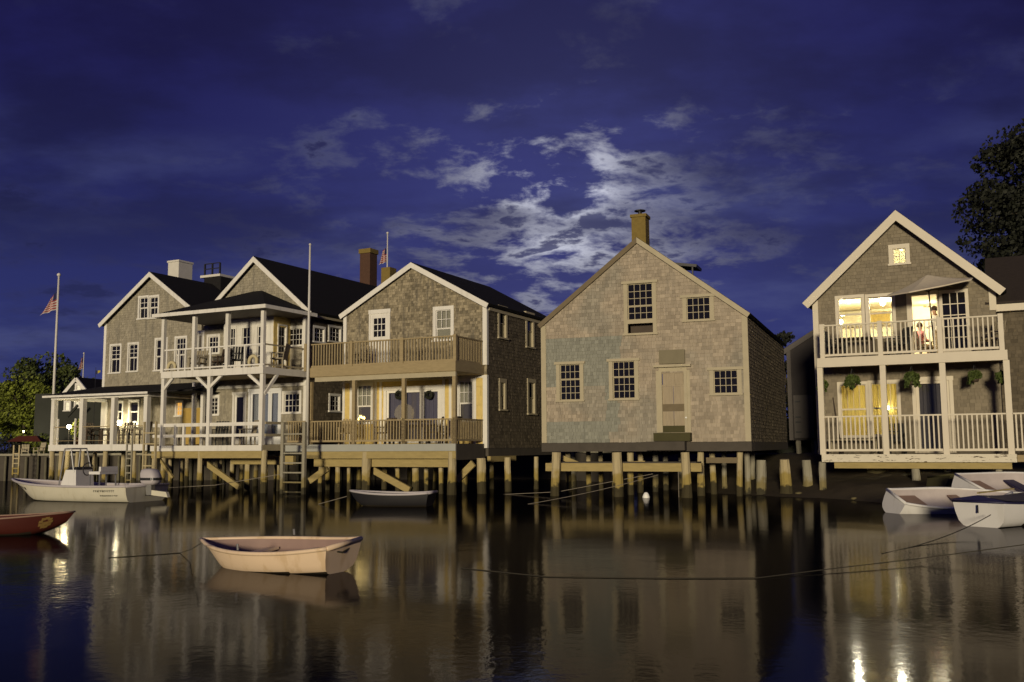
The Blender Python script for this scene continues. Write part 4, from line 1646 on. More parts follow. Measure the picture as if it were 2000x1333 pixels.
# ================================================================== HOUSE E : the balcony house with lit rooms
E = Frame(1970, 800, 28.7, 27.5)
he = E.root('balcony_house', 'taupe gable house with white balcony and brightly lit upper room', 'house')
EV = 1.7
ze1 = E.hv(1790, 888, 0)[1]
ze1b = E.hv(1790, 903, 0)[1]
zb1, zb0 = E.hv(1785, 692, 0)[1], E.hv(1785, 711, 0)[1]
uEl = E.hv(1605, 800, 0)[0]
uElb = E.hv(1596, 700, 0)[0]
zr1 = E.hv(1790, 810, 0)[1]
zr2 = E.hv(1782, 625, 0)[1]
mb = MB()
mb.box(uEl, .05, .02, EV, ze1 - .10, ze1 - .01)
mb.build('lower_deck', 'deck_wood', he)
mb = MB()
mb.box(uEl - .05, .14, -.06, .0, ze1b, ze1 + .01)
mb.build('fascia', 'trim_peeling', he)
mb = MB()
mb.box(uEl + .3, .0, .1, .26, ze1b - .20, ze1b - .005)
mb.build('girder', 'beam_wood', he)
mb = MB()
mb.box(uElb + .1, .0, .02, EV, zb0 + .1, zb1 - .03)
mb.build('balcony_floor', 'deck_wood', he)
mb = MB()
mb.box(uElb, .06, -.07, .0, zb0, zb1)
mb.build('balcony_beam', 'trim_warm_lit', he)
pe = [E.hv(x, 800, .06)[0] for x in (1605, 1728, 1845, 1971)]
for u in pe:
    mb = MB()
    mb.box(u - .085, u + .085, -.02, .15, ze1, zb0)
    mb.build('post', 'trim_warm_lit', he)
pe2 = [E.hv(x, 660, .06)[0] for x in (1606, 1719, 1836, 1956)]
railing(he, front(.06), pe2[0], pe2[-1], zb1 - .05, zr2, 'trim_warm_lit', .135, .04, posts=pe2, pw=.14, label='white balustrade of the upper balcony')
railing(he, front(.06), pe[0], pe[-1], ze1, zr1, 'trim_warm_lit', .135, .042, posts=pe, pw=.12, label='white balustrade of the lower porch')
railing(he, front(.06), pe[-1] + .1, pe[-1] + 2.2, ze1, zr1, 'trim_warm_lit', .135, .042)
mb = MB()
mb.box(.15, 2.3, -.02, EV, ze1 - .22, ze1 - .02)
mb.build('side_deck', 'deck_wood', he)
# gable wall
uwl = E.hv(1590, 640, EV)[0]
uwr = E.hv(1945, 600, EV)[0]
uap, zap = E.hv(1749, 418, EV - .35)
zel = E.hv(1583, 590, EV - .35)[1]
zel = zel + .12
poly = [(uwl, ze1 - .02), (uwr, ze1 - .02), (uwr, zel), (uap, zap - .1), (uwl, zel)]
w_l = E.rect(1638, 583, 1684, 662, EV)
w_r = E.rect(1697, 580, 1744, 659, EV)
w_g = E.rect(1744, 486, 1769, 515, EV)
dw = E.rect(1783, 577, 1832, 690, EV)
dw = (dw[0], dw[1], zb1 - .03, dw[3])
l_l = E.rect(1643, 752, 1693, 852, EV)
l_r = E.rect(1703, 749, 1754, 850, EV)
l_d = E.rect(1791, 744, 1857, 880, EV)
l_d = (l_d[0], l_d[1], ze1 + .03, l_d[3])
holes = [grow(r, .02) for r in (w_l, w_r, w_g, l_l, l_r)] + [dw, l_d]
shingles(he, front(EV), poly, holes, 'shingle_taupe', .115, .09, .2)
for r in (w_l, w_r):
    window(he, front(EV), r, 1, (1, 1), cw=.095, trim='trim_warm_lit', split=.40, pane='pane_clear', mun=.02)
window(he, front(EV), w_g, 2, 2, cw=.13, trim='trim_warm_lit', pane='pane_clear', mun=.015, label='small square lit window high in the gable')
for r in (l_l, l_r):
    window(he, front(EV), r, (4, 1), (1, 1), cw=.095, trim='trim_warm_lit', split=.48, pane='pane_clear', mun=.012)
panel_door(he, front(EV), l_d, 1, 1, 1, 'trim_warm_lit', pane='pane_clear', foot=.12, cw=.11, label='sliding door with a grey blue curtain')
mb = MB()
n = 44
for i in range(n):
    x0, x1 = l_d[0] + (l_d[1] - l_d[0]) * i / n, l_d[0] + (l_d[1] - l_d[0]) * (i + 1) / n
    y0, y1 = EV + .16 + .03 * math.sin(i * 1.1), EV + .16 + .03 * math.sin((i + 1) * 1.1)
    mb.poly([(x0, y0, l_d[2]), (x1, y1, l_d[2]), (x1, y1, l_d[3]), (x0, y0, l_d[3])])
mb.build('curtain', 'blind_dark', he)
# open doorway and the French door folded back against the wall
mb = MB()
mb.box(dw[0] - .16, dw[0], -.05 + EV, EV + .12, dw[2], dw[3])
mb.box(dw[1], dw[1] + .05, -.05 + EV, EV + .12, dw[2], dw[3])
mb.box(dw[0] - .16, dw[1] + .05, -.055 + EV, EV + .12, dw[3], dw[3] + .13)
mb.build('door_frame', 'trim_warm_lit', he)
fd = E.rect(1836, 566, 1894, 690, EV - .12)
fd = (fd[0], fd[1], zb1 + .03, fd[3])
mb = MB()
s = .10
mb.box(fd[0], fd[0] + s, EV - .14, EV - .10, fd[2], fd[3])
mb.box(fd[1] - s, fd[1], EV - .14, EV - .10, fd[2], fd[3])
mb.box(fd[0] + s, fd[1] - s, EV - .14, EV - .10, fd[2], fd[2] + .22)
mb.box(fd[0] + s, fd[1] - s, EV - .14, EV - .10, fd[3] - s, fd[3])
pw, ph = (fd[1] - fd[0] - 2 * s) / 3, (fd[3] - s - fd[2] - .22) / 5
for i in (1, 2):
    x = fd[0] + s + i * pw
    mb.box(x - .014, x + .014, EV - .135, EV - .105, fd[2] + .22, fd[3] - s)
for j in range(1, 5):
    z = fd[2] + .22 + j * ph
    mb.box(fd[0] + s, fd[1] - s, EV - .1365, EV - .1035, z - .014, z + .014)
fdo = mb.build('french_door', 'trim_warm_lit', he)
p = MB()
p.box(-pw / 2, pw / 2, 0, .004, -ph / 2, ph / 2)
me = p.mesh('pane', 'pane_dark')
for i in range(3):
    for j in range(5):
        link('pane', me, fdo, (fd[0] + s + (i + .5) * pw, EV - .12, fd[2] + .22 + (j + .5) * ph))
mb = MB()
mb.cyl((fd[1] - .05, EV - .2, fd[2] + 1.0), (fd[1] - .05, EV - .14, fd[2] + 1.0), .03, .03, 8)
mb.build('door_knob', 'metal_grey', fdo)
for (a, c, z0, z1) in ((uwl - .02, uwl + .16, ze1 + .0, zel), (uwr - .18, uwr + .02, zel - .75, zel)):
    mb = MB()
    mb.box(a, c, EV - .05, EV + .06, z0, z1)
    mb.build('corner_board', 'trim_warm_lit', he)
DE = 8.0
ue = uwr
gable_roof(he, EV, DE, uwl, zel, uap, zap, 2 * uap - uwl, zel, .35, 'roof_dark', 'trim_warm_lit', .27)
mb = MB()
mb.box(uwl, uwl + .01, EV + .02, EV + DE, ze1, zel)
mb.build('side_wall', 'shingle_shade', he)
mb = MB()
mb.box(uwr - .01, uwr, EV + .3, EV + DE, ze1, zel)
mb.build('side_wall', 'shingle_shade', he)
# rooms behind the glass
zc = dw[3] + .12
mb = MB()
a, c, v0, v1 = uwl + .12, uwr - .12, EV + .13, EV + 3.6


def room(a, c, v0, v1, z0, z1):
    m = MB()
    m.poly([(a, v1, z0), (c, v1, z0), (c, v1, z1), (a, v1, z1)])
    m.poly([(a, v0, z0), (a, v1, z0), (a, v1, z1), (a, v0, z1)])
    m.poly([(c, v0, z0), (c, v1, z0), (c, v1, z1), (c, v0, z1)])
    m.poly([(a, v0, z1), (c, v0, z1), (c, v1, z1), (a, v1, z1)])
    return m


rm = room(a, c, v0, v1, zb1 - .05, zc).build('upper_room', 'room_cream', he)
mb = MB()
mb.poly([(a, v0, zb1 - .04), (c, v0, zb1 - .04), (c, v1, zb1 - .04), (a, v1, zb1 - .04)])
mb.build('floor', 'room_floor', rm)
# wall shelf with plates seen through the left window, picture in the doorway
us, zs = E.hv(1690, 606, v1 - .1)
mb = MB()
mb.box(us - 1.4, us + .2, v1 - .22, v1 - .02, zs, zs + .04)
mb.box(us - 1.4, us + 1.3, v1 - .2, v1 - .02, zs - .62, zs - .56)
mb.build('shelf', 'cushion', rm)
for i in range(9):
    mb = MB()
    mb.box(us - 1.25 + i * .15, us - 1.18 + i * .15, v1 - .16, v1 - .1, zs + .042, zs + .20)
    mb.build('jar', 'brick_tan', rm)
for px in (1806, 1813):
    u1, z1 = E.hv(px, 591, v1 - .05)
    mb = MB()
    mb.box(u1 - .05, u1 + .05, v1 - .05, v1 - .01, z1 - .17, z1 + .17)
    mb.build('picture', 'wall_ochre', rm)
mb = MB()
u1, z1 = E.hv(1718, 622, v1 - .05)
mb.box(u1 - .3, u1 + .35, v1 - .05, v1 - .01, z1 - .25, z1 + .25)
mb.build('picture', 'curtain_yellow', rm)
ga = room(w_g[0] - .4, w_g[1] + .4, EV + .13, EV + 1.3, w_g[2] - .5, w_g[3] + .3).build('attic_room', 'room_cream', he)
lr = room(uwl + .12, l_d[1] + .3, EV + .25, EV + 3.4, ze1 + .02, zb0 - .1).build('lower_room', 'room_cream', he)
mb = MB()
mb.poly([(uwl + .12, EV + .25, ze1 + .03), (l_d[1] + .3, EV + .25, ze1 + .03), (l_d[1] + .3, EV + 3.4, ze1 + .03), (uwl + .12, EV + 3.4, ze1 + .03)])
mb.build('floor', 'room_floor', lr)
mb = MB()
n = 70
ca, cb = l_l[0] - .05, l_r[1] + .05
for i in range(n):
    x0, x1 = ca + (cb - ca) * i / n, ca + (cb - ca) * (i + 1) / n
    y0, y1 = EV + .22 + .022 * math.sin(i * 1.5), EV + .22 + .022 * math.sin((i + 1) * 1.5)
    mb.poly([(x0, y0, l_l[2]), (x1, y1, l_l[2]), (x1, y1, l_l[3] + .02), (x0, y0, l_l[3] + .02)])
mb.build('curtain', 'curtain_yellow', he)
# wing on the right
zwe = E.hv(1975, 598, EV + .3)[1]
mb = MB()
mb.box(uwr + .02, uwr + 5, EV + .3, EV + .35, ze1 - .3, zwe)
mb.build('wing_wall', 'shingle_shade', he)
poly = [(uwr + .02, ze1), (uwr + 3.2, ze1), (uwr + 3.2, zwe - .1), (uwr + .02, zwe - .1)]
shingles(he, front(EV + .29), poly, [], 'shingle_shade', .115, .09, .2)
mb = MB()
mb.box(uwr + .0, uwr + 5, EV + .02, EV + .2, zwe - .18, zwe + .04)
mb.build('wing_eave_board', 'trim_warm_lit', he)
mb = MB()
zwr = E.hv(1975, 505, EV + 3.5)[1]
mb.hexa([(uwr - .3, EV - .02, zwe + .05), (uwr + 5, EV - .02, zwe + .05), (uwr + 5, EV + 3.5, zwr), (uwr - .3, EV + 3.5, zwr),
         (uwr - .3, EV - .02, zwe + .12), (uwr + 5, EV - .02, zwe + .12), (uwr + 5, EV + 3.5, zwr + .07), (uwr - .3, EV + 3.5, zwr + .07)])
mb.build('wing_roof', 'roof_brown', he)
# under the house
for (px, v, rr) in ((1606, .25, .12), (1788, .3, .13), (1700, 2.2, .12), (1850, 2.4, .12), (1950, .4, .12)):
    pile(he, E.hv(px, 915, v)[0], v, -.3, ze1b - (.0 if px == 1606 else .2), rr, 'pile_grey')

# ================================================================== dusk house behind, between boathouse and balcony house
G = Frame(1537, 760, 44.0, 27)
hg = G.root('rear_house', 'dark gabled house with pale corner trim in the gap behind', 'house')
u0, zt = G.hv(1537, 686, 0)
u1, zr = G.hv(1600, 645, 0)
zb = G.hv(1560, 860, 0)[1]
mb = MB()
mb.poly([(u0, 0, zb), (u1 + 3, 0, zb), (u1 + 3, 0, zt), (u1 + .4, 0, zr + .2), (u0, 0, zt)])
mb.poly([(u0, 0, zb), (u0, 9, zb), (u0, 9, zt), (u0, 0, zt)])
mb.build('wall', 'house_dusk', hg)
mb = MB()
mb.box(u0 - .02, u0 + .16, -.05, .0, zb, zt)
mb.build('corner_board', 'panel_grey', hg)
mb = MB()
mb.beam((u0 - .2, -.06, zt - .08), (u1 + .4, -.06, zr + .28), .05, .22)
mb.build('rake_board', 'panel_grey', hg)
mb = MB()
mb.hexa([(u0 - .3, -.02, zt - .1), (u1 + .4, -.02, zr + .3), (u1 + .4, 9, zr + .3), (u0 - .3, 9, zt - .1),
         (u0 - .3, -.02, zt + .02), (u1 + .4, -.02, zr + .42), (u1 + .4, 9, zr + .42), (u0 - .3, 9, zt + .02)])
mb.build('roof_slope', 'roof_dark', hg)
r = G.rect(1551, 772, 1589, 856, -.05)
mb = MB()
mb.box(r[0], r[1], -.09, -.03, r[2], r[3])
gd = mb.build('barn_door', 'panel_grey', hg)
for z in (.12, .35, .47, .83):
    mb = MB()
    zz = r[2] + (r[3] - r[2]) * z
    mb.box(r[0] + .06, r[0] + .3, -.11, -.091, zz, zz + .07)
    mb.build('hinge', 'metal_dark', gd)
for px in (1560, 1590):
    pile(hg, G.hv(px, 870, .3)[0], .3, .3, zb, .12, 'pile_grey')

# cottage far left behind the porch
K = Frame(150, 800, 62, 20)
hk = K.root('far_cottage', 'small dark cottage with lit windows behind the porch at far left', 'house')
uk, zk = K.hv(151, 742, 0)
uk0, zk0 = K.hv(128, 768, 0)
uk1 = 2 * uk - uk0
mb = MB()
mb.poly([(uk0 - 2.5, 0, 1.2), (uk1 + 1.5, 0, 1.2), (uk1 + 1.5, 0, zk0), (uk0 - 2.5, 0, zk0)])
mb.poly([(uk0, -.02, zk0), (uk1, -.02, zk0), (uk, -.02, zk)])
mb.box(uk0 - 2.5, uk1 + 1.5, .02, 7, 1.2, zk0)
mb.build('wall', 'house_far', hk)
for s in (-1, 1):
    mb = MB()
    mb.beam((uk + s * (uk1 - uk + .2), -.1, zk0 - .2), (uk, -.1, zk + .05), .1, .22)
    mb.build('rake_board', 'trim_white', hk)
    mb = MB()
    e = uk + s * (uk1 - uk + .3)
    mb.poly([(e, -.06, zk0 - .15), (uk, -.06, zk + .16), (uk, 5, zk + .16), (e, 5, zk0 - .15)])
    mb.build('roof_slope', 'roof_dark', hk)
for (x0, y0, x1, y1) in ((150, 753, 157, 762), (128, 786, 136, 802), (148, 785, 154, 796)):
    r = K.rect(x0, y0, x1, y1, -.06)
    window(hk, front(-.06), r, 2, 2, cw=.12, pane='window_lit')
mb = MB()
a, c = K.hv(132, 814, -1.2), K.hv(152, 792, -1.2)
mb.beam((a[0], -1.2, a[1]), (c[0], -1.2, c[1]), .08, .16)
mb.build('stair_rail', 'house_far', hk)

# ================================================================== BOATS
def lerp_table(tab, t):
    for (a, x), (b, y) in zip(tab, tab[1:]):
        if a <= t <= b:
            return x + (y - x) * (t - a) / (b - a)
    return tab[-1][1]


SECT = [(0, 0.0), (.05, .42), (.14, .70), (.30, .85), (.6, .94), (1, 1.0)]


def boat(name, label, cat, pos, head, L, B, Hs, Hm, Hb, draft=.08, tw=.82, rake=.25, trake=.10, hull='hull_white', inside='boat_inside',
         gun='hull_white', thwarts=(), heel=0.0, trim=0.0, gr=.028, stripe='boot_stripe', bowp=2.3, group=None, z=0.0):
    rt = thing(name, label, cat, (pos.x, pos.y, z), math.atan2(head[1], head[0]), group)
    rt.rotation_euler = (heel, trim, math.atan2(head[1], head[0]))
    n, ts = 18, [0, .05, .14, .22, .3, .45, .6, .8, 1.0]

    def half(s):
        return B / 2 * (tw + (1 - tw) * math.sin(math.pi / 2 * min(1, s / .42))) if s < .42 else B / 2 * max(.012, 1 - ((s - .42) / .58) ** bowp)

    def sheer(s):
        return Hm + (Hb - Hm) * ((s - .35) / .65) ** 2 if s > .35 else Hm + (Hs - Hm) * ((.35 - s) / .35) ** 2

    def keel(s):
        return -draft + (max(0, (s - .72) / .28) ** 2.2) * (draft + Hb * .5)

    def pt(s, t, side, off=0.0, inner=False):
        k, sh = keel(s), sheer(s)
        if inner:
            k = max(k + .07, .05)
            sh = sh - .004
        h = max(.004, half(s) - off)
        x = L * (s - .5) - rake * (1 - t) * s ** 4 + trake * (1 - t) * (1 - s) ** 5
        if inner:
            x = x * (1 - 2 * off / L)
        return (x, side * h * lerp_table(SECT, t), k + (sh - k) * t)
    for inner, off, nm, mt in ((False, 0, 'hull', [hull, stripe]), (True, .035, 'lining', [inside])):
        mb = MB()
        for side in (-1, 1):
            base = len(mb.v)
            for i in range(n + 1):
                for t in ts:
                    mb.v.append(pt(i / n, t, side, off, inner))
            m = len(ts)
            for i in range(n):
                for j in range(m - 1):
                    a = base + i * m + j
                    q = (a, a + 1, a + m + 1, a + m)
                    zc = sum(mb.v[x][2] for x in q) / 4
                    mb.m = 1 if (not inner and zc < .035) else 0
                    mb.face(*(q if side * (1 if not inner else -1) > 0 else q[::-1]))
        mb.m = 0
        prof = [pt(0, t, -1, off, inner) for t in ts] + [pt(0, t, 1, off, inner) for t in reversed(ts)]
        if inner:
            prof = [(p[0] + .0, p[1], p[2]) for p in prof]
        mb.poly(prof)
        mb.build(nm, mt, rt, True).data.polygons[-1].use_smooth = False
    mb = MB()
    for side in (-1, 1):
        mb.tube([Vector(pt(i / 24, 1, side, .012)) for i in range(25)], gr, 6)
    mb.tube([Vector(pt(0, 1, -1, .012)), Vector(pt(0, 1, 1, .012))], gr * 1.1, 6)
    mb.build('gunwale', gun, rt, True)
    for (s, mt, w) in thwarts:
        h = half(s) * .80
        z0 = keel(s) + (sheer(s) - keel(s)) * .62
        mb = MB()
        mb.box(L * (s - .5) - w / 2, L * (s - .5) + w / 2, -h, h, z0, z0 + .035)
        mb.build('thwart', mt, rt)
    rt_data = dict(half=half, sheer=sheer, pt=pt)
    return rt, rt_data


def hd2(phi):
    return (math.cos(rad(phi)), math.sin(rad(phi)))


# cream dinghy in the foreground
p = at_z(520, 1114)
dg, dgd = boat('rowing_dinghy', 'cream fibreglass dinghy floating alone in the foreground', 'boat', p + Vector((0, .30, 0)), hd2(151), 2.62, 1.14, .34, .30, .38,
               draft=.06, tw=.66, rake=.42, trake=.12, hull='hull_cream', inside='boat_inside', gun='hull_cream',
               thwarts=((.30, 'hull_cream', .22), (.62, 'hull_cream', .2)), heel=-.10, trim=.035, gr=.03, bowp=2.1)
mb = MB()
mb.tube([(-1.27, .16, .27), (-1.30, .05, .23), (-1.28, -.1, .25), (-1.25, -.28, .3)], .012, 5)
mb.build('stern_line', 'rope_dark', dg)
for sy in (-1, 1):
    mb = MB()
    mb.cyl((.05, sy * .56, .35), (.05, sy * .56, .43), .016, .016, 6)
    mb.build('oarlock', 'metal_grey', dg)

# white centre console motor boat at left
h = hd2(158)
corner = at_z(241, 983)
nrm = Vector((-h[1], h[0], 0)) if -h[1] * 0 + h[0] < 0 else Vector((h[1], -h[0], 0))
ctr = corner + Vector((h[0], h[1], 0)) * 2.85 - nrm * .95
ms, msd = boat('motor_boat', 'white open motor boat with centre console moored by the porch house', 'boat', ctr, h, 5.8, 2.1, .50, .48, .66,
               draft=.12, tw=.90, rake=1.25, trake=.05, hull='hull_white', inside='boat_inside_grey', gun='gunwale_grey', gr=.04, bowp=2.5)
mb = MB()
mb.hexa([(-.35, -.38, .12), (.45, -.38, .12), (.45, .38, .12), (-.35, .38, .12), (-.28, -.36, .98), (.16, -.36, .98), (.16, .36, .98), (-.28, .36, .98)])
cs = mb.build('console', 'hull_bright', ms)
mb = MB()
mb.hexa([(-.30, -.34, .985), (.12, -.34, .985), (.12, .34, .985), (-.30, .34, .985), (-.26, -.3, 1.07), (.02, -.3, 1.07), (.02, .3, 1.07), (-.26, .3, 1.07)])
mb.build('dashboard', 'metal_dark', cs)
mb = MB()
mb.tube([(-.42 + .02 * math.cos(k / 2), .2 * math.cos(k * math.pi / 8), 1.0 + .2 * math.sin(k * math.pi / 8)) for k in range(17)], .018, 5)
mb.build('steering_wheel', 'metal_dark', cs)
for sx, sy in ((.42, -.36), (.42, .36), (-.2, -.36), (-.2, .36)):
    mb = MB()
    mb.tube([(sx, sy, .45 if sx > 0 else .9), (sx - .16 * (1 if sx > 0 else -1.2), sy * .9, 1.65)], .024, 6)
    mb.build('rod_frame_pole', 'metal_grey', ms)
mb = MB()
mb.tube([(.26, -.325, 1.65), (.26, .325, 1.65), (-.01, .325, 1.66), (-.01, -.325, 1.66), (.26, -.325, 1.65)], .022, 6)
mb.build('frame_top', 'metal_grey', ms)
mb = MB()
mb.box(-1.30, -.85, -.38, .38, .84, .93)
mb.box(-1.32, -1.24, -.36, .36, .931, 1.08)
st = mb.build('helm_seat', 'hull_bright', ms)
for sx, sy in ((-1.28, -.34), (-1.28, .34), (-.88, -.34), (-.88, .34)):
    mb = MB()
    mb.tube([(sx, sy, .1), (sx * .98, sy, .85)], .022, 5)
    mb.build('seat_leg', 'metal_grey', st)
mb = MB()
K_ = 16
for (zz, xc, hx, hy) in ((.52, -3.02, .22, .15), (.60, -3.03, .31, .22), (.76, -3.02, .32, .235), (.88, -2.99, .30, .22), (.98, -2.96, .25, .18), (1.02, -2.95, .14, .10)):
    for q in range(K_):
        th = 2 * math.pi * q / K_
        cx_, sx_ = math.cos(th), math.sin(th)
        mb.v.append((xc + hx * math.copysign(abs(cx_) ** .6, cx_), hy * math.copysign(abs(sx_) ** .6, sx_), zz))
for r_ in range(5):
    for q in range(K_):
        mb.face(r_ * K_ + q, r_ * K_ + (q + 1) % K_, (r_ + 1) * K_ + (q + 1) % K_, (r_ + 1) * K_ + q)
mb.face(*range(5 * K_, 6 * K_))
mb.face(*reversed(range(K_)))
eng = mb.build('outboard_cowling', 'gunwale_grey', ms, True)
mb = MB()
for zz in (.66, .74):
    for q in range(K_):
        th = 2 * math.pi * q / K_
        cx_, sx_ = math.cos(th), math.sin(th)
        mb.v.append((-3.025 + .33 * math.copysign(abs(cx_) ** .6, cx_), .243 * math.copysign(abs(sx_) ** .6, sx_), zz))
for q in range(K_):
    mb.face(q, (q + 1) % K_, K_ + (q + 1) % K_, K_ + q)
mb.build('cowling_band', 'metal_dark', eng)
mb = MB()
mb.hexa([(-3.12, -.08, .20), (-2.93, -.08, .20), (-2.93, .08, .20), (-3.12, .08, .20), (-3.12, -.09, .6), (-2.86, -.09, .63), (-2.86, .09, .63), (-3.12, .09, .6)])
mb.build('outboard_leg', 'metal_grey', eng)
mb = MB()
mb.hexa([(-3.75, -.06, .14), (-3.1, -.07, .20), (-3.1, .07, .20), (-3.75, .06, .14), (-3.68, -.06, .30), (-3.05, -.07, .36), (-3.05, .07, .36), (-3.68, .06, .30)])
mb.build('lower_unit', 'hull_white', eng)


def hull_marks(root, data, s0, s1, t0, t1, side, n, mt, name, gap=.35, off=-.012):
    """small painted characters on the topside, one raised strip each"""
    mb = MB()
    for i in range(n):
        a = s0 + (s1 - s0) * i / n
        b2 = a + (s1 - s0) / n * (1 - gap)
        lo, hi = t0 + (t1 - t0) * random.choice((0, .1)), t1
        q = [data['pt'](a, lo, side, off), data['pt'](b2, lo, side, off), data['pt'](b2, hi, side, off), data['pt'](a, hi, side, off)]
        mid_t = (lo + hi) / 2
        k = random.randrange(4)
        w3 = (b2 - a) * .32
        bars = [[(a, lo), (a + w3, lo), (a + w3, hi), (a, hi)]]
        if k in (0, 2):
            bars.append([(b2 - w3, lo), (b2, lo), (b2, hi), (b2 - w3, hi)])
        if k in (0, 1, 3):
            bars.append([(a + w3, hi - (hi - lo) * .25), (b2, hi - (hi - lo) * .25), (b2, hi), (a + w3, hi)])
        if k in (1, 2):
            bars.append([(a + w3, mid_t - .012), (b2 - w3, mid_t - .012), (b2 - w3, mid_t + .012), (a + w3, mid_t + .012)])
        for bar in bars:
            mb.poly([data['pt'](s_, t_, side, off) for s_, t_ in bar])
    return mb.build(name, mt, root, kind='stuff')


near = 1 if nrm.dot(Vector((-h[1], h[0], 0))) > 0 else -1
hull_marks(ms, msd, .90, .80, .70, .80, near, 9, 'lettering', 'registration')
mb = MB()
mb.poly([msd['pt'](s_, t_, near, -.012) for s_, t_ in ((.785, .69), (.765, .69), (.765, .80), (.785, .80))])
mb.build('registration_sticker', 'lettering', ms)
hull_marks(ms, msd, .21, .07, .72, .82, near, 12, 'lettering', 'name_lettering')
hull_marks(ms, msd, .17, .05, .50, .57, near, 9, 'lettering', 'port_lettering')
mb = MB()
mb.poly([(-2.905, -.6, .18), (-2.905, .1, .18), (-2.906, .1, .21), (-2.906, -.6, .21)])
mb.build('transom_scuff', 'lettering', ms)

# red skiff entering at the left edge
p = at_z(118, 1046)
rb, rbd = boat('red_skiff', 'dark red skiff with gold crest cut off by the left edge', 'boat', p + Vector((-1.90, .35, 0)), hd2(4), 3.9, 1.35, .34, .30, .42,
               draft=.06, tw=.8, rake=.16, hull='hull_red', inside='hull_red', gun='thwart', thwarts=((.35, 'hull_red', .22), (.6, 'hull_red', .2)), gr=.018, bowp=2.6)
mb = MB()
for k in range(9):
    aa = 2 * math.pi * k / 9
    s_, t_ = .895 + .022 * math.cos(aa), .55 + .24 * math.sin(aa)
    mb.poly([rbd['pt'](s_ + dx_, t_ + dt_, -1, -.012) for dx_, dt_ in ((-.009, -.07), (.009, -.07), (.010, .07), (-.008, .07))])
mb.poly([rbd['pt'](s_, t_, -1, -.014) for s_, t_ in ((.885, .40), (.905, .40), (.91, .6), (.88, .6))])
mb.build('gold_crest', 'gold_paint', rb, kind='stuff')

# dark dinghy in front of the deck house
p = at_z(760, 990)
boat('dark_dinghy', 'black hulled dinghy with pale gunwale below the timber decks', 'boat', p + Vector((0, .4, 0)), hd2(170), 2.42, 1.15, .38, .34, .42,
     draft=.06, tw=.85, rake=.12, hull='hull_dark', inside='hull_dark', gun='gunwale_grey', thwarts=((.35, 'hull_dark', .2),), gr=.035)

# white dinghy drawn up on the mud
p = at_z(1878, 1003)
boat('white_dinghy', 'white dinghy with brown seats nosed onto the mud bank', 'boat', p + Vector((0, .5, 0)), hd2(6), 2.95, 1.35, .42, .36, .48,
     draft=.05, tw=.70, rake=.34, trake=-.16, hull='hull_bright', inside='boat_inside_grey', gun='hull_bright',
     thwarts=((.18, 'thwart', .42), (.58, 'thwart', .24)), heel=.32, gr=.034, bowp=1.8)
# covered boat at the right edge
p = at_z(1915, 1029)
cb_, cbd = boat('covered_boat', 'white sterned boat under a navy cover at the right edge', 'boat', p + Vector((1.32, .95, 0)), hd2(38), 3.6, 1.30, .50, .46, .6,
                draft=.06, tw=.80, rake=.3, hull='hull_bright', inside='hull_navy', gun='hull_navy', thwarts=((.4, 'thwart', .25),), gr=.025, trim=-.0)
mb = MB()
for i in range(8):
    s0, s1 = .0 + i * .11, .0 + (i + 1) * .11
    for side in (-1, 1):
        a, b2 = cbd['pt'](s0, 1, side, -.05), cbd['pt'](s1, 1, side, -.05)
        mb.poly([(a[0], a[1], a[2] + .035), (b2[0], b2[1], b2[2] + .035), (b2[0], 0, b2[2] + .13), (a[0], 0, a[2] + .13)])
mb.poly([(cbd['pt'](0, 1, -1, -.05)[0] - .05, cbd['pt'](0, 1, -1, -.05)[1], .53), (cbd['pt'](0, 1, 1, -.05)[0] - .05, cbd['pt'](0, 1, 1, -.05)[1], .53), (-1.8, 0, .63)])
mb.build('cover', 'hull_navy', cb_)
mb = MB()
mb.beam((-1.86, -.02, .28), (-1.86, -.02, .44), .02, .02)
mb.build('drain_mark', 'metal_dark', cb_)
mb = MB()
mb.beam((-1.2, .3, .64), (.8, .5, .66), .03, .03)
mb.build('oar', 'beam_wood', cb_)
# boat behind it on the bank, and the olive skiff
p = at_y(1985, 962, 25.2)
boat('shore_boat', 'white and navy boat pulled up behind the covered boat', 'boat', Vector((p.x, p.y, 0)), hd2(14), 3.0, 1.4, .46, .42, .55,
     draft=.05, tw=.8, rake=.25, trake=-.15, hull='hull_bright', inside='boat_inside_grey', gun='hull_bright', thwarts=((.2, 'thwart', .3), (.55, 'hull_navy', .3)), heel=.34,
     z=max(.05, ground_h(p.x, p.y) + .12))
p = at_y(1905, 945, 27.4)
boat('olive_skiff', 'old olive skiff lying on the bank under the balcony house', 'boat', Vector((p.x, p.y, 0)), hd2(12), 2.2, 1.2, .42, .40, .46,
     draft=.02, tw=.85, rake=.2, trake=-.2, hull='hull_olive', inside='hull_olive', gun='hull_olive', heel=-.1, z=ground_h(p.x, p.y) + .02, stripe='hull_olive')

# small white float under the boathouse
p = at_z(1262, 973)
mb = MB()
mb.lathe([(.02, -.1), (.10, -.04), (.12, .03), (.085, .12), (.05, .17), (.0, .18)], (0, 0, 0), 10)
o = mb.build('mooring_float', 'float_white', None, True)
o.location = p
tag(o, 'small bright white float on the water under the boathouse', 'float')


# ================================================================== ROPES
def rope(label, pts, r=.014, mt='rope', sag=0.0, n=10):
    out = []
    for a, b2 in zip(pts, pts[1:]):
        for i in range(n):
            t = i / n
            q = a.lerp(b2, t)
            q.z -= sag * 4 * t * (1 - t)
            out.append(q)
    out.append(pts[-1])
    o0 = pts[0].copy()
    mb = MB()
    mb.tube([q - o0 for q in out], r, 5)
    o = mb.build('mooring_rope', mt)
    o.location = o0
    tag(o, label, 'rope', 'mooring ropes')


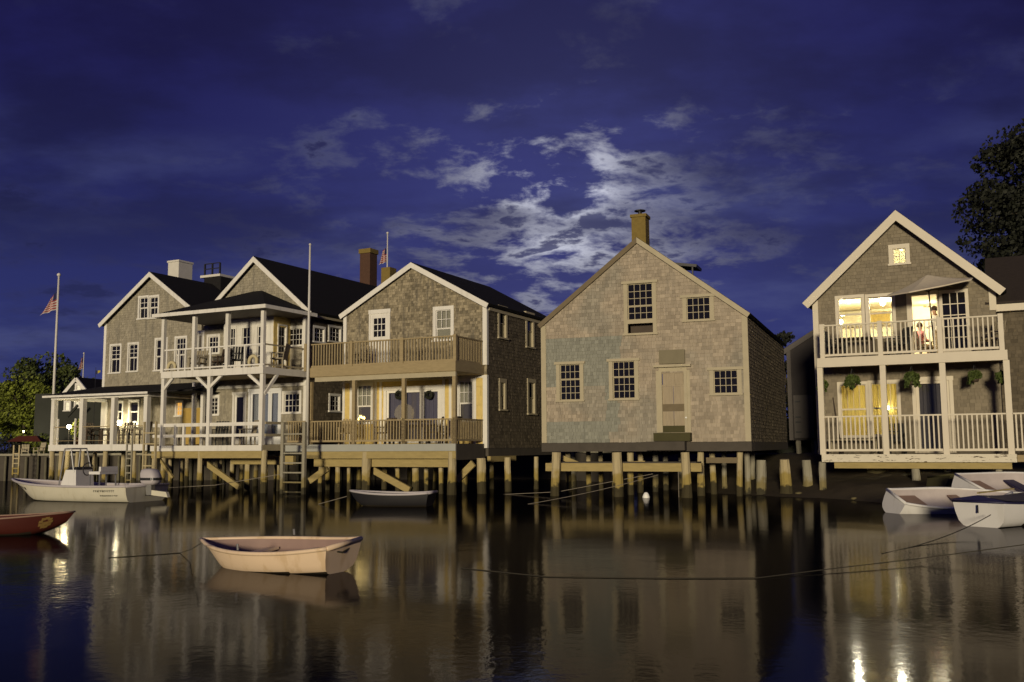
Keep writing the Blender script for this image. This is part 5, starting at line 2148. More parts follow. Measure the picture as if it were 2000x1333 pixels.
rope('pale rope sagging from boathouse platform to the deck house piles', [D.world(D.hv(1275, 926, -.7)[0], -.7, D.hv(1275, 926, -.7)[1]), at_y(1090, 961, 33.0), at_y(885, 971, 35.0)], .010)
rope('pale rope slanting from boathouse platform down into the water', [D.world(D.hv(1285, 928, -.72)[0], -.72, D.hv(1285, 928, -.72)[1]), at_z(1031, 985, .0)], .010, sag=.06)
rope('thin cord hanging from the boathouse beam', [D.world(D.hv(1325, 921, -.7)[0], -.72, D.hv(1325, 921, -.7)[1]), D.world(D.hv(1325, 921, -.7)[0], -.72, -.1)], .012)
rope('dark line from the covered boat dipping into the water', [at_y(1935, 1006, 19.0), at_z(1722, 1082, .0)], .009, 'rope_dark', .09)
rope('long dark mooring line lying across the water at right', [at_z(2010, 1063, .25), at_z(1800, 1091, .06), at_z(1610, 1113, .03), at_z(1480, 1129, .008), at_z(1300, 1130, .006), at_z(1070, 1127, .005), at_z(900, 1110, .004)], .007, 'rope_dark')
rope('dark bow line trailing from the cream dinghy', [at_y(392, 1062, 12.9), at_z(372, 1074, .10), at_z(352, 1080, .006), at_z(300, 1084, .004), at_z(212, 1090, .003)], .006, 'rope_dark')
rope('pale line strung between the veranda house piles', [at_y(330, 953, 36), at_y(420, 948, 35.6), at_y(552, 926, 35.2)], .012)
rope('pale bow line of the black hulled dinghy', [at_y(677, 970, 27.3), at_z(622, 985, .0)], .012)


# ================================================================== LADDERS
def ladder(label, pL, pR, z0, z1, mt, rungs, w=.07, thick_rung=None):
    o0 = (pL + pR) / 2
    t = thing('dock_ladder', label, 'ladder', (o0.x, o0.y, 0), math.atan2(pR.y - pL.y, pR.x - pL.x), 'dock ladders')
    hw = (pR - pL).length / 2
    for s in (-1, 1):
        mb = MB()
        mb.box(s * hw - w / 2, s * hw + w / 2, -w / 2, w / 2, z0, z1)
        mb.build('side_rail', mt, t)
    for i in range(rungs):
        z = z0 + .35 + (z1 - z0 - .8) * i / max(1, rungs - 1)
        mb = MB()
        mb.box(-hw + w / 2, hw - w / 2, -.03, .03, z, z + .05)
        mb.build('rung', mt, t)
    return t


a, c = B.world(B.hv(552, 900, -.25)[0], -.25), B.world(B.hv(594, 900, -.25)[0], -.25)
ladder('timber ladder rising from the water between veranda house and deck house', a, c, -.3, B.hv(570, 825, -.25)[1], 'pile_grey', 7, .12)
a, c = at_y(247, 900, 37.6), at_y(257, 900, 37.5)
ladder('narrow ladder beside the motor boat seat', Vector((a.x, a.y, 0)), Vector((c.x, c.y, 0)), -.2, at_y(250, 846, 37.6).z, 'pile_grey', 7, .05)
a, c = at_y(280, 900, 37.2), at_y(303, 900, 36.8)
ladder('wide ladder at the corner of the porch house deck', Vector((a.x, a.y, 0)), Vector((c.x, c.y, 0)), -.2, at_y(290, 824, 37).z, 'pile_wood', 6, .07)
a, c = at_y(26, 900, 50.2), at_y(37, 900, 50.2)
ladder('yellowish ladder on the bulkhead at the left edge', Vector((a.x, a.y, 0)), Vector((c.x, c.y, 0)), -.2, at_y(30, 870, 50.2).z, 'pile_wood', 6, .07)


# ================================================================== FLAGS AND POLES
def flag_pole(label, px, y_top, Y, zbase, r, drop, fw, flag=True, mt='pole_white', furl=.35, lean=1):
    top = at_y(px, y_top, Y)
    t = thing('flagpole', label, 'flagpole', (top.x, top.y, zbase))
    H = top.z - zbase
    mb = MB()
    mb.cyl((0, 0, 0), (0, 0, H), r, r * .6, 10)
    mb.build('pole', mt, t, True)
    mb = MB()
    mb.lathe([(0, 0), (r * 1.1, r * .5), (r * 1.3, r * 1.3), (r * .9, r * 2.1), (0, r * 2.4)], (0, 0, H), 8)
    mb.build('finial', mt, t, True)
    if flag:
        z1 = H - drop[0]
        z0 = H - drop[1]
        mb = MB()
        nu, nv = 16, 14
        for j in range(nv + 1):
            for i in range(nu + 1):
                s, q = i / nu, j / nv
                spread = furl + (1 - furl) * (q ** 1.3)
                x = -lean * (r + fw * s * spread)
                y = .06 * math.sin(s * 12 + q * 2) * (.4 + q)
                mb.v.append((x, y, z1 + (z0 - z1) * q - s * fw * .5 * (1 - .3 * q)))
        for j in range(nv):
            for i in range(nu):
                k = j * (nu + 1) + i
                mb.m = 2 if (i < 7 and j < 6) else (i + 0) % 2
                if i >= 7 or j >= 6:
                    mb.m = (j) % 2
                mb.face(k, k + 1, k + nu + 2, k + nu + 1)
        mb.build('flag', ['flag_red', 'flag_white', 'flag_blue'], t, True)
    return t


flag_pole('tall white flagpole with drooping flag at far left', 115, 541, 50.5, 1.2, .085, (.75, 1.75), .85)
flag_pole('flagpole with limp striped flag behind the brick chimneys', 757, 458, 54, 1.2, .06, (.75, 1.6), .42, furl=.5)
flag_pole('short distant pole with a furled flag behind the porch house', 164, 692, 66, 1.2, .05, (.15, 1.0), .3)
top = C.hv(605, 486, .35)
t = thing('bare_mast', 'bare white mast rising beside the timber upper deck', 'mast', C.world(C.hv(602, 700, -.12)[0], -.12, zc1), 0)
mb = MB()
mb.cyl((0, 0, 0), (0, 0, top[1] - zc1), .065, .035, 10)
mb.build('pole', 'pole_white', t, True)
mb = MB()
mb.lathe([(0, 0), (.05, .02), (.05, .06), (0, .09)], (0, 0, top[1] - zc1), 8)
mb.build('finial', 'pole_white', t, True)
p = at_y(187, 724, 60)
t = thing('pennant', 'tiny yellow and dark pennant left of the porch house wall', 'flag', (p.x, p.y, 1.2))
mb = MB()
mb.cyl((0, 0, 0), (0, 0, p.z - 1.0), .018, .012, 6)
mb.build('pole', 'metal_dark', t)
mb = MB()
for i in range(5):
    mb.m = 1 if i < 2 else 0
    x0, x1 = .06 * i, .06 * (i + 1)
    mb.poly([(x0, .03 * math.sin(i), p.z - 1.45 + i * .03), (x1, .03 * math.sin(i + 1), p.z - 1.45 + (i + 1) * .03), (x1, .03 * math.sin(i + 1), p.z - 1.2), (x0, .03 * math.sin(i), p.z - 1.2)])
mb.build('cloth', ['flag_yellow', 'flag_blue'], t)


# ================================================================== LAMPS (each carries its own light)
def lamp(name, label, loc, bulb_r, energy, color, mt='bulb_warm', base_z=None, shade=None, hang=None, lr=.09):
    t = thing(name, label, 'lamp', loc)
    mb = MB()
    mb.lathe([(0, -bulb_r), (bulb_r * .7, -bulb_r * .7), (bulb_r, 0), (bulb_r * .7, bulb_r * .7), (0, bulb_r)], (0, 0, 0), 10)
    mb.build('bulb', mt, t, True)
    if base_z is not None:
        mb = MB()
        mb.cyl((0, 0, base_z - loc[2]), (0, 0, -bulb_r), .025, .02, 8)
        mb.lathe([(.0, 0), (.12, 0), (.12, .03), (.03, .05)], (0, 0, base_z - loc[2]), 10)
        mb.build('stand', 'metal_dark', t)
    if hang is not None:
        mb = MB()
        mb.cyl((0, 0, bulb_r), (0, 0, hang - loc[2]), .008, .008, 6)
        mb.build('cord', 'metal_dark', t)
    if shade:
        mb = MB()
        mb.lathe([(bulb_r * 1.5, bulb_r * 1.4), (bulb_r * 2.6, -bulb_r * .6)], (0, 0, 0), 14)
        mb.build('shade', 'lamp_shade', t, True)
    ld = bpy.data.lights.new('lamp_light', 'POINT')
    ld.energy = energy
    ld.color = color
    ld.shadow_soft_size = lr
    lo = bpy.data.objects.new('lamp_light', ld)
    lo.location = (0, -bulb_r * 1.6, 0)
    lo.parent = t
    col.objects.link(lo)
    return t


WARM = (1.0, .92, .68)
u, z = E.hv(1642, 629, EV + 1.0)
lamp('table_lamp', 'bright lamp low in the left pane of the lit upper room', E.world(u, EV + 1.0, z), .085, 150, WARM, 'bulb_warm', base_z=zb1 - .03)
u, z = E.hv(1724, 593, EV + 1.5)
lamp('pendant_lamp', 'bright hanging lamp in the right pane of the lit upper room', E.world(u, EV + 1.5, z), .085, 230, WARM, 'bulb_white', hang=zc)
u, z = E.hv(1806, 580, EV + 1.7)
lamp('ceiling_lamp', 'ceiling lamp lighting the room behind the open French door', E.world(u, EV + 2.7, zc - .10), .05, 60, WARM, 'window_lit', hang=zc, lr=.45)
u = (w_g[0] + w_g[1]) / 2
lamp('attic_lamp', 'lamp inside the small square gable window', E.world(u, EV + .75, w_g[3] + .12), .05, 22, WARM, 'bulb_warm', hang=w_g[3] + .3)
u, z = E.hv(1734, 797, EV + .14)
lamp('window_lamp', 'white lamp glowing in front of the yellow curtains', E.world(u, EV + .14, z), .062, 3, WARM, 'bulb_white', base_z=ze1 + .02)
u = (l_l[0] + l_r[1]) / 2
lamp('floor_lamp', 'lamp standing inside the room behind yellow curtains', E.world(u, EV + 1.5, ze1 + 1.6), .06, 42, (1.0, .86, .48), 'bulb_warm', base_z=ze1 + .03)
u, z = A.hv(135, 834, 1.5)
lamp('porch_lamp', 'glaring porch lamp among plants at the left end of the porch', A.world(u, 1.5, z), .10, 90, (1.0, .80, .38), 'bulb_white', base_z=zdk, lr=.3)
u, z = A.hv(234, 827, PV - .35)
lamp('porch_table_lamp', 'white square shaded lamp near the porch house wall', A.world(u, PV - .4, z), .13, 40, (1.0, .85, .55), 'bulb_white', base_z=zdk)
p = at_y(46, 843, 62)
lamp('street_lamp', 'small distant white lamp among the trees at far left', p, .05, 30, (1.0, .92, .7), 'bulb_warm', base_z=1.2)
# string of candle lights on the lower timber deck
u, z = C.hv(706, 822, .7)
t = thing('candle_stand', 'golden cluster of candle flames behind the lower timber railing', 'candles', C.world(u, .7, zc1), -C.a)
mb = MB()
mb.cyl((0, 0, 0), (0, 0, z - zc1), .02, .02, 6)
mb.lathe([(0, 0), (.14, 0), (.14, .02), (0, .03)], (0, 0, 0), 10)
for k in range(5):
    x = -.13 + .065 * k
    mb.tube([(0, 0, z - zc1 - .1), (x * .6, 0, z - zc1 - .12), (x, 0, z - zc1 - .02 + .05 * (k % 2))], .01, 5)
mb.build('stem', 'metal_dark', t)
for k in range(5):
    x = -.13 + .065 * k
    mb = MB()
    mb.lathe([(0, 0), (.022, .02), (.026, .05), (.012, .10), (0, .13)], (x, 0, z - zc1 + .05 * (k % 2) + .04 * (k % 3)), 8)
    mb.build('flame', 'flame', t, True)
ld = bpy.data.lights.new('lamp_light', 'POINT')
ld.energy, ld.color, ld.shadow_soft_size = 10, (1.0, .72, .25), .4
lo = bpy.data.objects.new('lamp_light', ld)
lo.location = (0, -.1, z - zc1 + .35)
lo.parent = t
col.objects.link(lo)


# ================================================================== FURNITURE AND SMALL THINGS ON THE DECKS
def chair(label, fr, px, py, v, zf, rot=0.0, mt='wood_dark', group='deck chairs', s=1.0):
    u = fr.hv(px, py, v)[0]
    t = thing('deck_chair', label, 'chair', fr.world(u, v, zf), -fr.a + rot, group)
    mb = MB()
    mb.box(-.26 * s, .26 * s, -.26 * s, .26 * s, .40 * s, .45 * s)
    mb.build('seat', mt, t)
    mb = MB()
    for k in range(5):
        x = (-.22 + .11 * k) * s
        mb.beam((x, .24 * s, .45 * s), (x, .36 * s, .98 * s), .08 * s, .02)
    mb.beam((-.26 * s, .31 * s, .72 * s), (.26 * s, .31 * s, .72 * s), .03, .05)
    mb.build('backrest', mt, t)
    for x, y in ((-.23, -.22), (.23, -.22), (-.23, .22), (.23, .22)):
        mb = MB()
        mb.box((x - .025) * s, (x + .025) * s, (y - .025) * s, (y + .025) * s, 0, (.62 if y < 0 else .40) * s)
        mb.build('leg', mt, t)
    for x in (-.25, .25):
        mb = MB()
        mb.box((x - .035) * s, (x + .035) * s, -.28 * s, .28 * s, .621 * s, .65 * s)
        mb.build('arm', mt, t)
    return t


def table(label, fr, px, py, v, zf, w, d, h=.72, mt='wood_dark'):
    u = fr.hv(px, py, v)[0]
    t = thing('deck_table', label, 'table', fr.world(u, v, zf), -fr.a, 'deck tables')
    mb = MB()
    mb.box(-w / 2, w / 2, -d / 2, d / 2, h - .04, h)
    mb.build('table_top', mt, t)
    for x, y in ((-1, -1), (1, -1), (-1, 1), (1, 1)):
        mb = MB()
        mb.box(x * (w / 2 - .06) - .03, x * (w / 2 - .06) + .03, y * (d / 2 - .06) - .03, y * (d / 2 - .06) + .03, 0, h - .04)
        mb.build('leg', mt, t)
    return t


chair('dark chair at left of the porch table', A, 181, 850, 1.0, zdk, 1.5)
chair('dark chair with round back by the middle porch column', A, 212, 850, 1.2, zdk, -1.4)
chair('dark chair beside the shaded porch lamp', A, 247, 850, 1.3, zdk, .4)
chair('dark chair at the right end of the porch', A, 276, 850, 1.0, zdk, -1.3)
table('dark dining table on the porch', A, 197, 850, 1.1, zdk, 1.1, .8)
table('small pale table near the right porch column', A, 262, 850, .9, zdk, .8, .7, .72, 'trim_cream')
chair('grey cushioned chair behind the left life buoy', B, 386, 700, 1.2, ztop, .2, 'cushion')
chair('dark chair in the middle of the upper veranda', B, 428, 700, 1.1, ztop, -.2, 'wood_dark')
chair('pale wicker chair at the right end of the upper veranda', B, 545, 700, 1.2, ztop, -1.2, 'cushion')
chair('dark chair by the tall balcony windows', B, 463, 700, .8, ztop, .5, 'cushion_dark')
chair('brown wicker armchair by the white double door', B, 483, 860, 1.2, zd1, -.5, 'cushion')
chair('dark low chair on the lower veranda', B, 428, 860, 1.4, zd1, .4, 'cushion_dark')
table('long low table on the lower veranda', B, 385, 860, 1.4, zd1, 1.5, .7, .45, 'cushion')
chair('timber chair behind the lower deck posts', C, 677, 850, .9, zc1, .3, 'deck_wood')
chair('dark chair at the left of the lower deck table', C, 752, 850, .9, zc1, -.2, 'wood_dark')
chair('dark chair at the right of the lower deck table', C, 846, 850, .9, zc1, -.9, 'wood_dark')
chair('dark chair by the right post of the lower deck', C, 880, 850, 1.1, zc1, -1.4, 'wood_dark')
table('dark dining table on the lower timber deck', C, 800, 850, 1.0, zc1, 1.4, .8, .84)
chair('white chair on the upper timber deck', C, 708, 700, 1.2, zup, .2, 'cushion')
table('dark table on the upper balcony by the lit windows', E, 1668, 650, .9, zb1, 1.1, .7, .68)
chair('dark chair at the left end of the upper balcony', E, 1630, 660, .9, zb1, 1.2, 'cushion_dark')
chair('dark chair beside the lit doorway', E, 1755, 660, 1.0, zb1, -.9, 'cushion_dark')
chair('pale chair at the right end of the upper balcony', E, 1935, 660, .9, zb1, -.9, 'cushion')
table('long pale bench on the lower porch under the lit window', E, 1665, 860, 1.1, ze1, 1.5, .5, .48, 'trim_cream')
chair('dark chair under the window lamp', E, 1752, 860, 1.1, ze1, .2, 'cushion_dark')

# horseshoe life buoys on the balcony rail
for px, py, lab in ((335, 708, 'cream horseshoe life buoy at the left end of the veranda rail'), (494, 696, 'cream horseshoe life buoy near the veranda corner post')):
    u, z = B.hv(px, py + 12, .12)
    t = tag(thing('life_buoy', lab, 'life buoy', B.world(u, .13, z), -B.a, 'horseshoe life buoys'), lab, 'life buoy', 'horseshoe life buoys')
    mb = MB()
    pts = [(-.19, 0, -.16)] + [(-.19 * math.cos(math.pi * k / 10), 0, .02 + .22 * math.sin(math.pi * k / 10)) for k in range(11)] + [(.19, 0, -.16)]
    mb.tube(pts, .068, 8)
    mb.build('foam_ring', 'buoy_cream', t, True)
    for q in (-.19, .19):
        mb = MB()
        mb.cyl((q, 0, -.1), (q, 0, -.06), .072, .072, 8)
        mb.build('strap', 'rope', t)

# wreaths on the glazed door
for px, lab in ((779, 'dark round wreath on the left leaf of the glazed door'), (838, 'dark round wreath on the right leaf of the glazed door')):
    u, z = C.hv(px, 772, CV - .05)
    mb = MB()
    pts = [(.12 * math.cos(2 * math.pi * k / 14), 0, .12 * math.sin(2 * math.pi * k / 14)) for k in range(15)]
    mb.tube(pts, .055, 6)
    for k in range(120):
        a = random.uniform(0, 6.283)
        q = Vector((.12 * math.cos(a), 0, .12 * math.sin(a))) + Vector((random.gauss(0, .03), random.gauss(0, .02), random.gauss(0, .03)))
        mb.poly([q, q + Vector((.03, .0, .02)), q + Vector((.02, .01, .05))])
    o = mb.build('wreath', 'leaf_dark', None)
    o.location = C.world(u, CV - .07, z)
    o.rotation_euler = (0, 0, -C.a)
    tag(o, lab, 'wreath', 'door wreaths')


def plant(name, label, loc, rx, rz, n, size, mt, pot=True, hang=None, cat='plant', group=None):
    t = thing(name, label, cat, loc, 0, group)
    mb = MB()
    leaf_mass(mb, (0, 0, rz * .5), rx, rx, rz, n, size)
    if hang is not None:       # trailing strands over the rim
        for k in range(9):
            th = random.uniform(0, 6.283)
            ln = random.uniform(.5, 1.6) * rz
            for q in range(14):
                f = q / 14
                leaf_mass(mb, (rx * (.8 + .25 * f) * math.cos(th), rx * (.8 + .25 * f) * math.sin(th), .2 * rz - ln * f), .03, .03, .04, 3, size * .8)
    mb.build('foliage', mt, t, kind='stuff')
    if pot:
        mb = MB()
        mb.lathe([(0, -rz * .9), (rx * .45, -rz * .9), (rx * .65, -rz * .2), (rx * .6, -.2 * rz)], (0, 0, 0), 12)
        mb.build('pot', 'brick_red' if hang is None else 'wood_dark', t, True)
    if hang is not None:
        mb = MB()
        for a in (0, 2.1, 4.2):
            mb.tube([(rx * .6 * math.cos(a), rx * .6 * math.sin(a), -.1 * rz), (0, 0, hang - loc[2])], .006, 4)
        mb.build('hanger', 'metal_dark', t)
    return t


for px, py, rr, lab in ((1665, 745, .29, 'bushy hanging basket over the lit lower window'), (1781, 740, .30, 'bushy hanging basket beside the sliding door'),
                        (1904, 735, .25, 'hanging basket against the plain wall right of the sliding door'), (1957, 736, .24, 'dark hanging basket beside the right porch post'),
                        (1607, 752, .22, 'trailing hanging basket at the left porch post')):
    v = .35 if px != 1904 else .7
    u, z = E.hv(px, py, v)
    rr *= .78
    plant('hanging_basket', lab, E.world(u, v, z - .05), rr, rr * .75, 420, .055, 'leaf_basket', True, zb0 - .0, 'plant', 'hanging baskets')
u, z = C.hv(582, 868, .4)
plant('potted_shrub', 'dark potted shrub between the two decks', C.world(u, .5, zc1 + .35), .24, .32, 400, .05, 'leaf_dark')
u, z = A.hv(140, 868, 1.4)
plant('potted_plant', 'leafy potted plant lit beside the glaring porch lamp', A.world(u, 1.75, zdk + .45), .34, .5, 500, .07, 'leaf_bright')
mb = MB()
u0, z0 = E.hv(1643, 835, EV - .35)
u1, z1 = E.hv(1627, 777, EV - .06)
mb.cyl((0, 0, 0), E.world(u1, EV - .06, z1) - E.world(u0, EV - .35, ze1), .022, .018, 8)
bl = (E.world(u1, EV - .06, z1) - E.world(u0, EV - .35, ze1))
mb.beam(bl * .0, bl * .25, .12, .02)
o = mb.build('oar', 'wood_dark')
o.location = E.world(u0, EV - .35, ze1)
tag(o, 'dark oar leaning against the wall left of the lit lower window', 'oar')

# side deck between veranda house and deck house
mb = MB()
ua, ub = C.hv(557, 868, .1)[0], uCl - .03
mb.box(ua, ub, .0, 1.6, zc1 - .24, zc1 - .01)
mb.build('side_deck', 'deck_grey', hc)
railing(hc, front(.1), ua + .1, ub - .05, zc1, zrl1 + .02, 'deck_wood', .11, .035)

# umbrella on the upper balcony
u, z = E.hv(1824, 640, .75)
zu = E.hv(1822, 536, .75)[1]
zedge = E.hv(1822, 562, .75)[1]
t = thing('patio_umbrella', 'open beige patio umbrella tilted over the upper balcony', 'umbrella', E.world(u, .75, zb1), -E.a)
mb = MB()
mb.cyl((0, 0, 0), (-.12, 0, zu - zb1), .022, .022, 8)
mb.lathe([(0, 0), (.22, 0), (.22, .05), (.05, .08), (.04, .2)], (0, 0, 0), 12)
mb.build('pole', 'wood_dark', t)
mb = MB()
R8 = 1.32
apex = Vector((-.12, 0, zu - zb1))
rim = []
for k in range(8):
    a = math.pi / 8 + k * math.pi / 4
    rim.append(Vector((-.06 + R8 * math.cos(a), R8 * .95 * math.sin(a), zedge - zb1 + .04 + .17 * math.cos(a) + .24 * math.sin(a))))
for k in range(8):
    a, b2 = rim[k], rim[(k + 1) % 8]
    m = 6
    for j in range(m):
        f0, f1 = j / m, (j + 1) / m
        p00, p01 = apex.lerp(a, f0), apex.lerp(b2, f0)
        p10, p11 = apex.lerp(a, f1), apex.lerp(b2, f1)
        s0, s1 = -.05 * math.sin(math.pi * f0), -.05 * math.sin(math.pi * f1)
        mb.poly([p00 + Vector((0, 0, s0)), p10 + Vector((0, 0, s1)), p11 + Vector((0, 0, s1)), p01 + Vector((0, 0, s0))])
    mb.poly([a, b2, b2 - Vector((0, 0, .04)), a - Vector((0, 0, .04))])
cn = mb.build('canopy', 'canvas', t)
for k in range(8):
    mb = MB()
    mb.tube([Vector((-.10, 0, (zedge - zb1) - .12)), apex.lerp(rim[k], .55) + Vector((0, 0, -.10))], .010, 4)
    mb.build('strut', 'wood_dark', t)


# ================================================================== PEOPLE
def person(label, loc, rz, joints, edges, radii, head_c, head_r, shirt, height=1.0, shirt_z=(0, 9)):
    t = thing('person', label, 'person', loc, rz)
    t.scale = (height,) * 3
    me = bpy.data.meshes.new('body')
    me.from_pydata(joints, edges, [])
    for mn in ('skin', shirt, 'trousers'):
        me.materials.append(MAT[mn])
    o = link('body', me, t)
    sk = o.modifiers.new('skin', 'SKIN')
    for i, r in enumerate(radii):
        me.skin_vertices[0].data[i].radius = (r if isinstance(r, tuple) else (r, r))
    me.skin_vertices[0].data[0].use_root = True
    o.modifiers.new('sub', 'SUBSURF').render_levels = 2
    dg_ = bpy.context.evaluated_depsgraph_get()
    em = bpy.data.meshes.new_from_object(o.evaluated_get(dg_))
    o.modifiers.clear()
    o.data = em
    em.materials.clear()
    for mn in ('skin', shirt, 'trousers'):
        em.materials.append(MAT[mn])
    for p_ in em.polygons:
        z = p_.center.z
        p_.material_index = 1 if shirt_z[0] < z < shirt_z[1] and abs(p_.center.x) < .26 else (2 if .08 < z <= shirt_z[0] else 0)
        p_.use_smooth = True
    mb = MB()
    hc_ = Vector(head_c)
    k = len(mb.v)
    for i in range(7):
        th = math.pi * i / 6 * .62
        for j in range(12):
            ph_ = 2 * math.pi * j / 12
            mb.v.append(tuple(hc_ + Vector((math.sin(th) * math.cos(ph_) * head_r * .9, math.sin(th) * math.sin(ph_) * head_r * 1.08 + .012, math.cos(th) * head_r * 1.16 + .012))))
    for i in range(6):
        for j in range(12):
            mb.face(k + i * 12 + j, k + i * 12 + (j + 1) % 12, k + (i + 1) * 12 + (j + 1) % 12, k + (i + 1) * 12 + j)
    mb.build('hair', 'hair', t, True)
    return t


# standing figure: x across shoulders, -y is forward
J = [(0, 0, .95), (0, .01, 1.15), (0, .01, 1.36), (0, -.005, 1.47), (0, -.02, 1.56), (0, -.015, 1.68),
     (.17, .01, 1.38), (.22, .0, 1.12), (.20, -.12, .92), (.19, -.16, .84), (-.17, .01, 1.38), (-.22, -.02, 1.12), (-.14, -.20, 1.05), (-.09, -.26, 1.06),
     (.09, 0, .88), (.10, -.02, .48), (.10, .02, .09), (.10, -.14, .05), (-.09, 0, .88), (-.10, .0, .48), (-.10, .03, .09), (-.10, -.13, .05)]
Ed = [(0, 1), (1, 2), (2, 3), (3, 4), (4, 5), (2, 6), (6, 7), (7, 8), (8, 9), (2, 10), (10, 11), (11, 12), (12, 13), (0, 14), (14, 15), (15, 16), (16, 17), (0, 18), (18, 19), (19, 20), (20, 21)]
Rd = [(.15, .11), (.14, .10), (.15, .10), .055, .085, .085, .06, .045, .036, .032, .06, .045, .036, .032, .085, .06, .045, .035, .085, .06, .045, .035]
u = E.hv(1827, 640, EV + .35)[0]
person('person in a white shirt standing in the lit balcony doorway', E.world(u, EV + .35, zb1 - .03), -E.a - 1.0, J, Ed, Rd, (0, -.015, 1.63), .105, 'shirt_white', 1.0, (.92, 1.44))
J2 = [(0, 0, .50), (0, .03, .72), (0, .03, .93), (0, .0, 1.03), (0, -.02, 1.12), (0, -.015, 1.23),
      (.17, .02, .95), (.22, -.03, .70), (.16, -.22, .66), (.11, -.3, .68), (-.17, .02, .95), (-.22, -.03, .70), (-.16, -.22, .66), (-.11, -.3, .68),
      (.10, -.02, .50), (.11, -.42, .50), (.11, -.42, .09), (.11, -.55, .05), (-.10, -.02, .50), (-.11, -.42, .50), (-.11, -.42, .09), (-.11, -.55, .05)]
u = E.hv(1797, 660, EV + .9)[0]
person('person in a pink top seated inside the lit doorway', E.world(u, EV + .9, zb1 - .03), -E.a + 2.4, J2, Ed, Rd, (0, -.015, 1.18), .105, 'shirt_pink', 1.0, (.55, 1.0))
chair('dark dining chair inside the lit doorway', E, 1797, 660, EV + .95, zb1 - .03, 2.4, 'wood_dark')

# ================================================================== FAR BANK AND TREES
tree('leafy_tree', 'large dark leafy tree behind the flagpole at far left', (at_y(75, 860, 78).x, 78, 1.2), 9.0, (0, 0, 4.6), (3.6, 3.2, 3.1), 'leaf_mid', 40, 260, .15, 'trees at far left', 3)
tree('leafy_tree', 'lighter green tree at the left edge in front', (at_y(48, 860, 66).x, 66, 1.2), 6.2, (0, 0, 2.9), (2.5, 2.2, 2.2), 'leaf_bright', 36, 260, .11, 'trees at far left', 4)
tree('leafy_tree', 'olive tree just left of the porch house wall', (at_y(165, 860, 84).x, 84, 1.2), 6.6, (0, 0, 3.0), (2.2, 2.0, 2.4), 'leaf_mid', 24, 220, .13, 'trees at far left', 5)
tree('leafy_tree', 'dark tree cut by the left edge', (at_y(-15, 860, 74).x, 74, 1.2), 7.4, (0, 0, 3.4), (2.6, 2.4, 2.8), 'leaf_dark', 26, 240, .14, 'trees at far left', 6)
tree('tall_tree', 'tall black tree rising behind the balcony house at right', (at_y(2062, 800, 46).x, 46, 1.2), 18.5, (.4, 0, 10.4), (3.5, 3.2, 6.4), 'leaf_dark', 110, 380, .13, None, 7)
tree('far_tree', 'dim bushy tree top between boathouse and balcony house', (at_y(1545, 800, 66).x, 66, 1.2), 8.0, (0, 0, 5.4), (2.2, 1.8, 2.5), 'leaf_dark', 22, 180, .14, None, 8)
random.seed(21)
for i, (px, py, Y, rr, mt, lab) in enumerate(((70, 868, 58, .9, 'leaf_bright', 'bright green shrub left of the porch'), (18, 872, 58, .9, 'leaf_dark', 'dark shrub at the left edge above the bulkhead'),
                                              (85, 835, 60, 1.0, 'leaf_mid', 'green bush beside the porch lamp'), (40, 878, 55, .6, 'leaf_dark', 'low dark shrub behind the white chairs'))):
    p = at_y(px, py, Y)
    plant('shrub', lab, Vector((p.x, p.y, 1.2 + rr * .2)), rr, rr * .8, 700, .09, mt, False, None, 'shrub', 'shrubs on the far bank')
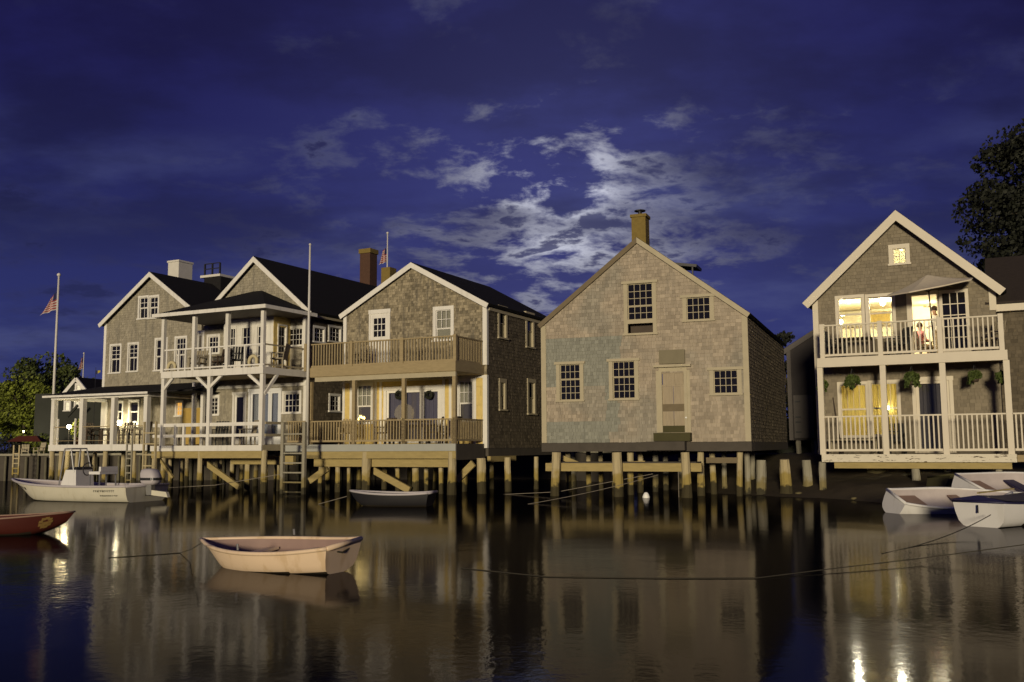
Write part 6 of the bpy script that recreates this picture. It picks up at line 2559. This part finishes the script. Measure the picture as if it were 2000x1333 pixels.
# red canopy and pale chairs on the far bank
p = at_y(55, 868, 54.5)
t = thing('red_canopy', 'low red canopy on the far bank left of the porch', 'canopy', (p.x, p.y, 1.2))
mb = MB()
z = at_y(55, 856, 54.5).z - 1.2
mb.hexa([(-.95, -.5, z - .2), (.95, -.5, z - .2), (.95, .5, z - .2), (-.95, .5, z - .2), (-.5, -.1, z + .12), (.5, -.1, z + .12), (.5, .1, z + .12), (-.5, .1, z + .12)])
mb.build('cloth', 'canopy_red', t)
for x, y in ((-.85, -.4), (.85, -.4), (-.85, .4), (.85, .4)):
    mb = MB()
    mb.cyl((x, y, 0), (x, y, z - .18), .02, .02, 6)
    mb.build('leg', 'metal_dark', t)
BK = Frame(60, 880, 53.0, 0)
chair('left white chair above the bulkhead', BK, 49, 880, 0, 1.22, .4, 'trim_cream', 'white chairs on the far bank', .7)
chair('right white chair above the bulkhead', BK, 76, 880, 0, 1.22, -.5, 'trim_cream', 'white chairs on the far bank', .8)
# distant house glimpsed through the trees
p = Frame(90, 800, 92, 10)
hf = p.root('hidden_house', 'dark distant house with two lit windows among the trees', 'house')
mb = MB()
mb.box(-3.5, 1.6, 0, 5, 1.2, 6.6)
mb.build('wall', 'house_far', hf)
mb = MB()
mb.hexa([(-3.8, -.3, 6.6), (1.9, -.3, 6.6), (1.9, 5.3, 6.6), (-3.8, 5.3, 6.6), (-3.8, 2.4, 8.2), (1.9, 2.4, 8.2), (1.9, 2.6, 8.2), (-3.8, 2.6, 8.2)])
mb.build('roof', 'roof_dark', hf)
for x0, y0, x1, y1 in ((80, 786, 84, 800), (89, 795, 94, 802)):
    r = p.rect(x0, y0, x1, y1, -.02)
    window(hf, front(-.02), r, 1, 2, cw=.1, pane='window_lit')

# hedges added behind the houses to block sky reflections in the water
for i, (xa, xb, y, lab) in enumerate(((-22, -8, 53, 'added dark hedge blocking the sky behind the veranda house'), (-8, 6, 51.5, 'added dark hedge blocking the sky behind the deck house and boathouse'), (6, 18, 47.5, 'added dark hedge blocking the sky behind the balcony house'))):
    t = thing('hedge', lab, 'hedge', ((xa + xb) / 2, y, 1.1), 0, 'added sky blocking hedges')
    mb = MB()
    hw = (xb - xa) / 2
    for k in range(24):
        x = -hw + (k + .5) * 2 * hw / 24
        leaf_mass(mb, (x, random.uniform(-.3, .3), 1.0 + random.uniform(-.15, .2)), .55, .7, 1.1, 170, .15)
    mb.build('foliage', 'leaf_dark', t, kind='stuff')
    mb = MB()
    for k in range(24):
        x = -hw + (k + .5) * 2 * hw / 24
        mb.tube([(x, 0, -.2), (x + random.uniform(-.1, .1), 0, 1.2)], .04, 5)
    mb.box(-hw, hw, -.25, .25, .1, 1.75)  # solid core added so that no sky shows through
    mb.build('stems_and_core', 'leaf_dark', t, kind='stuff')
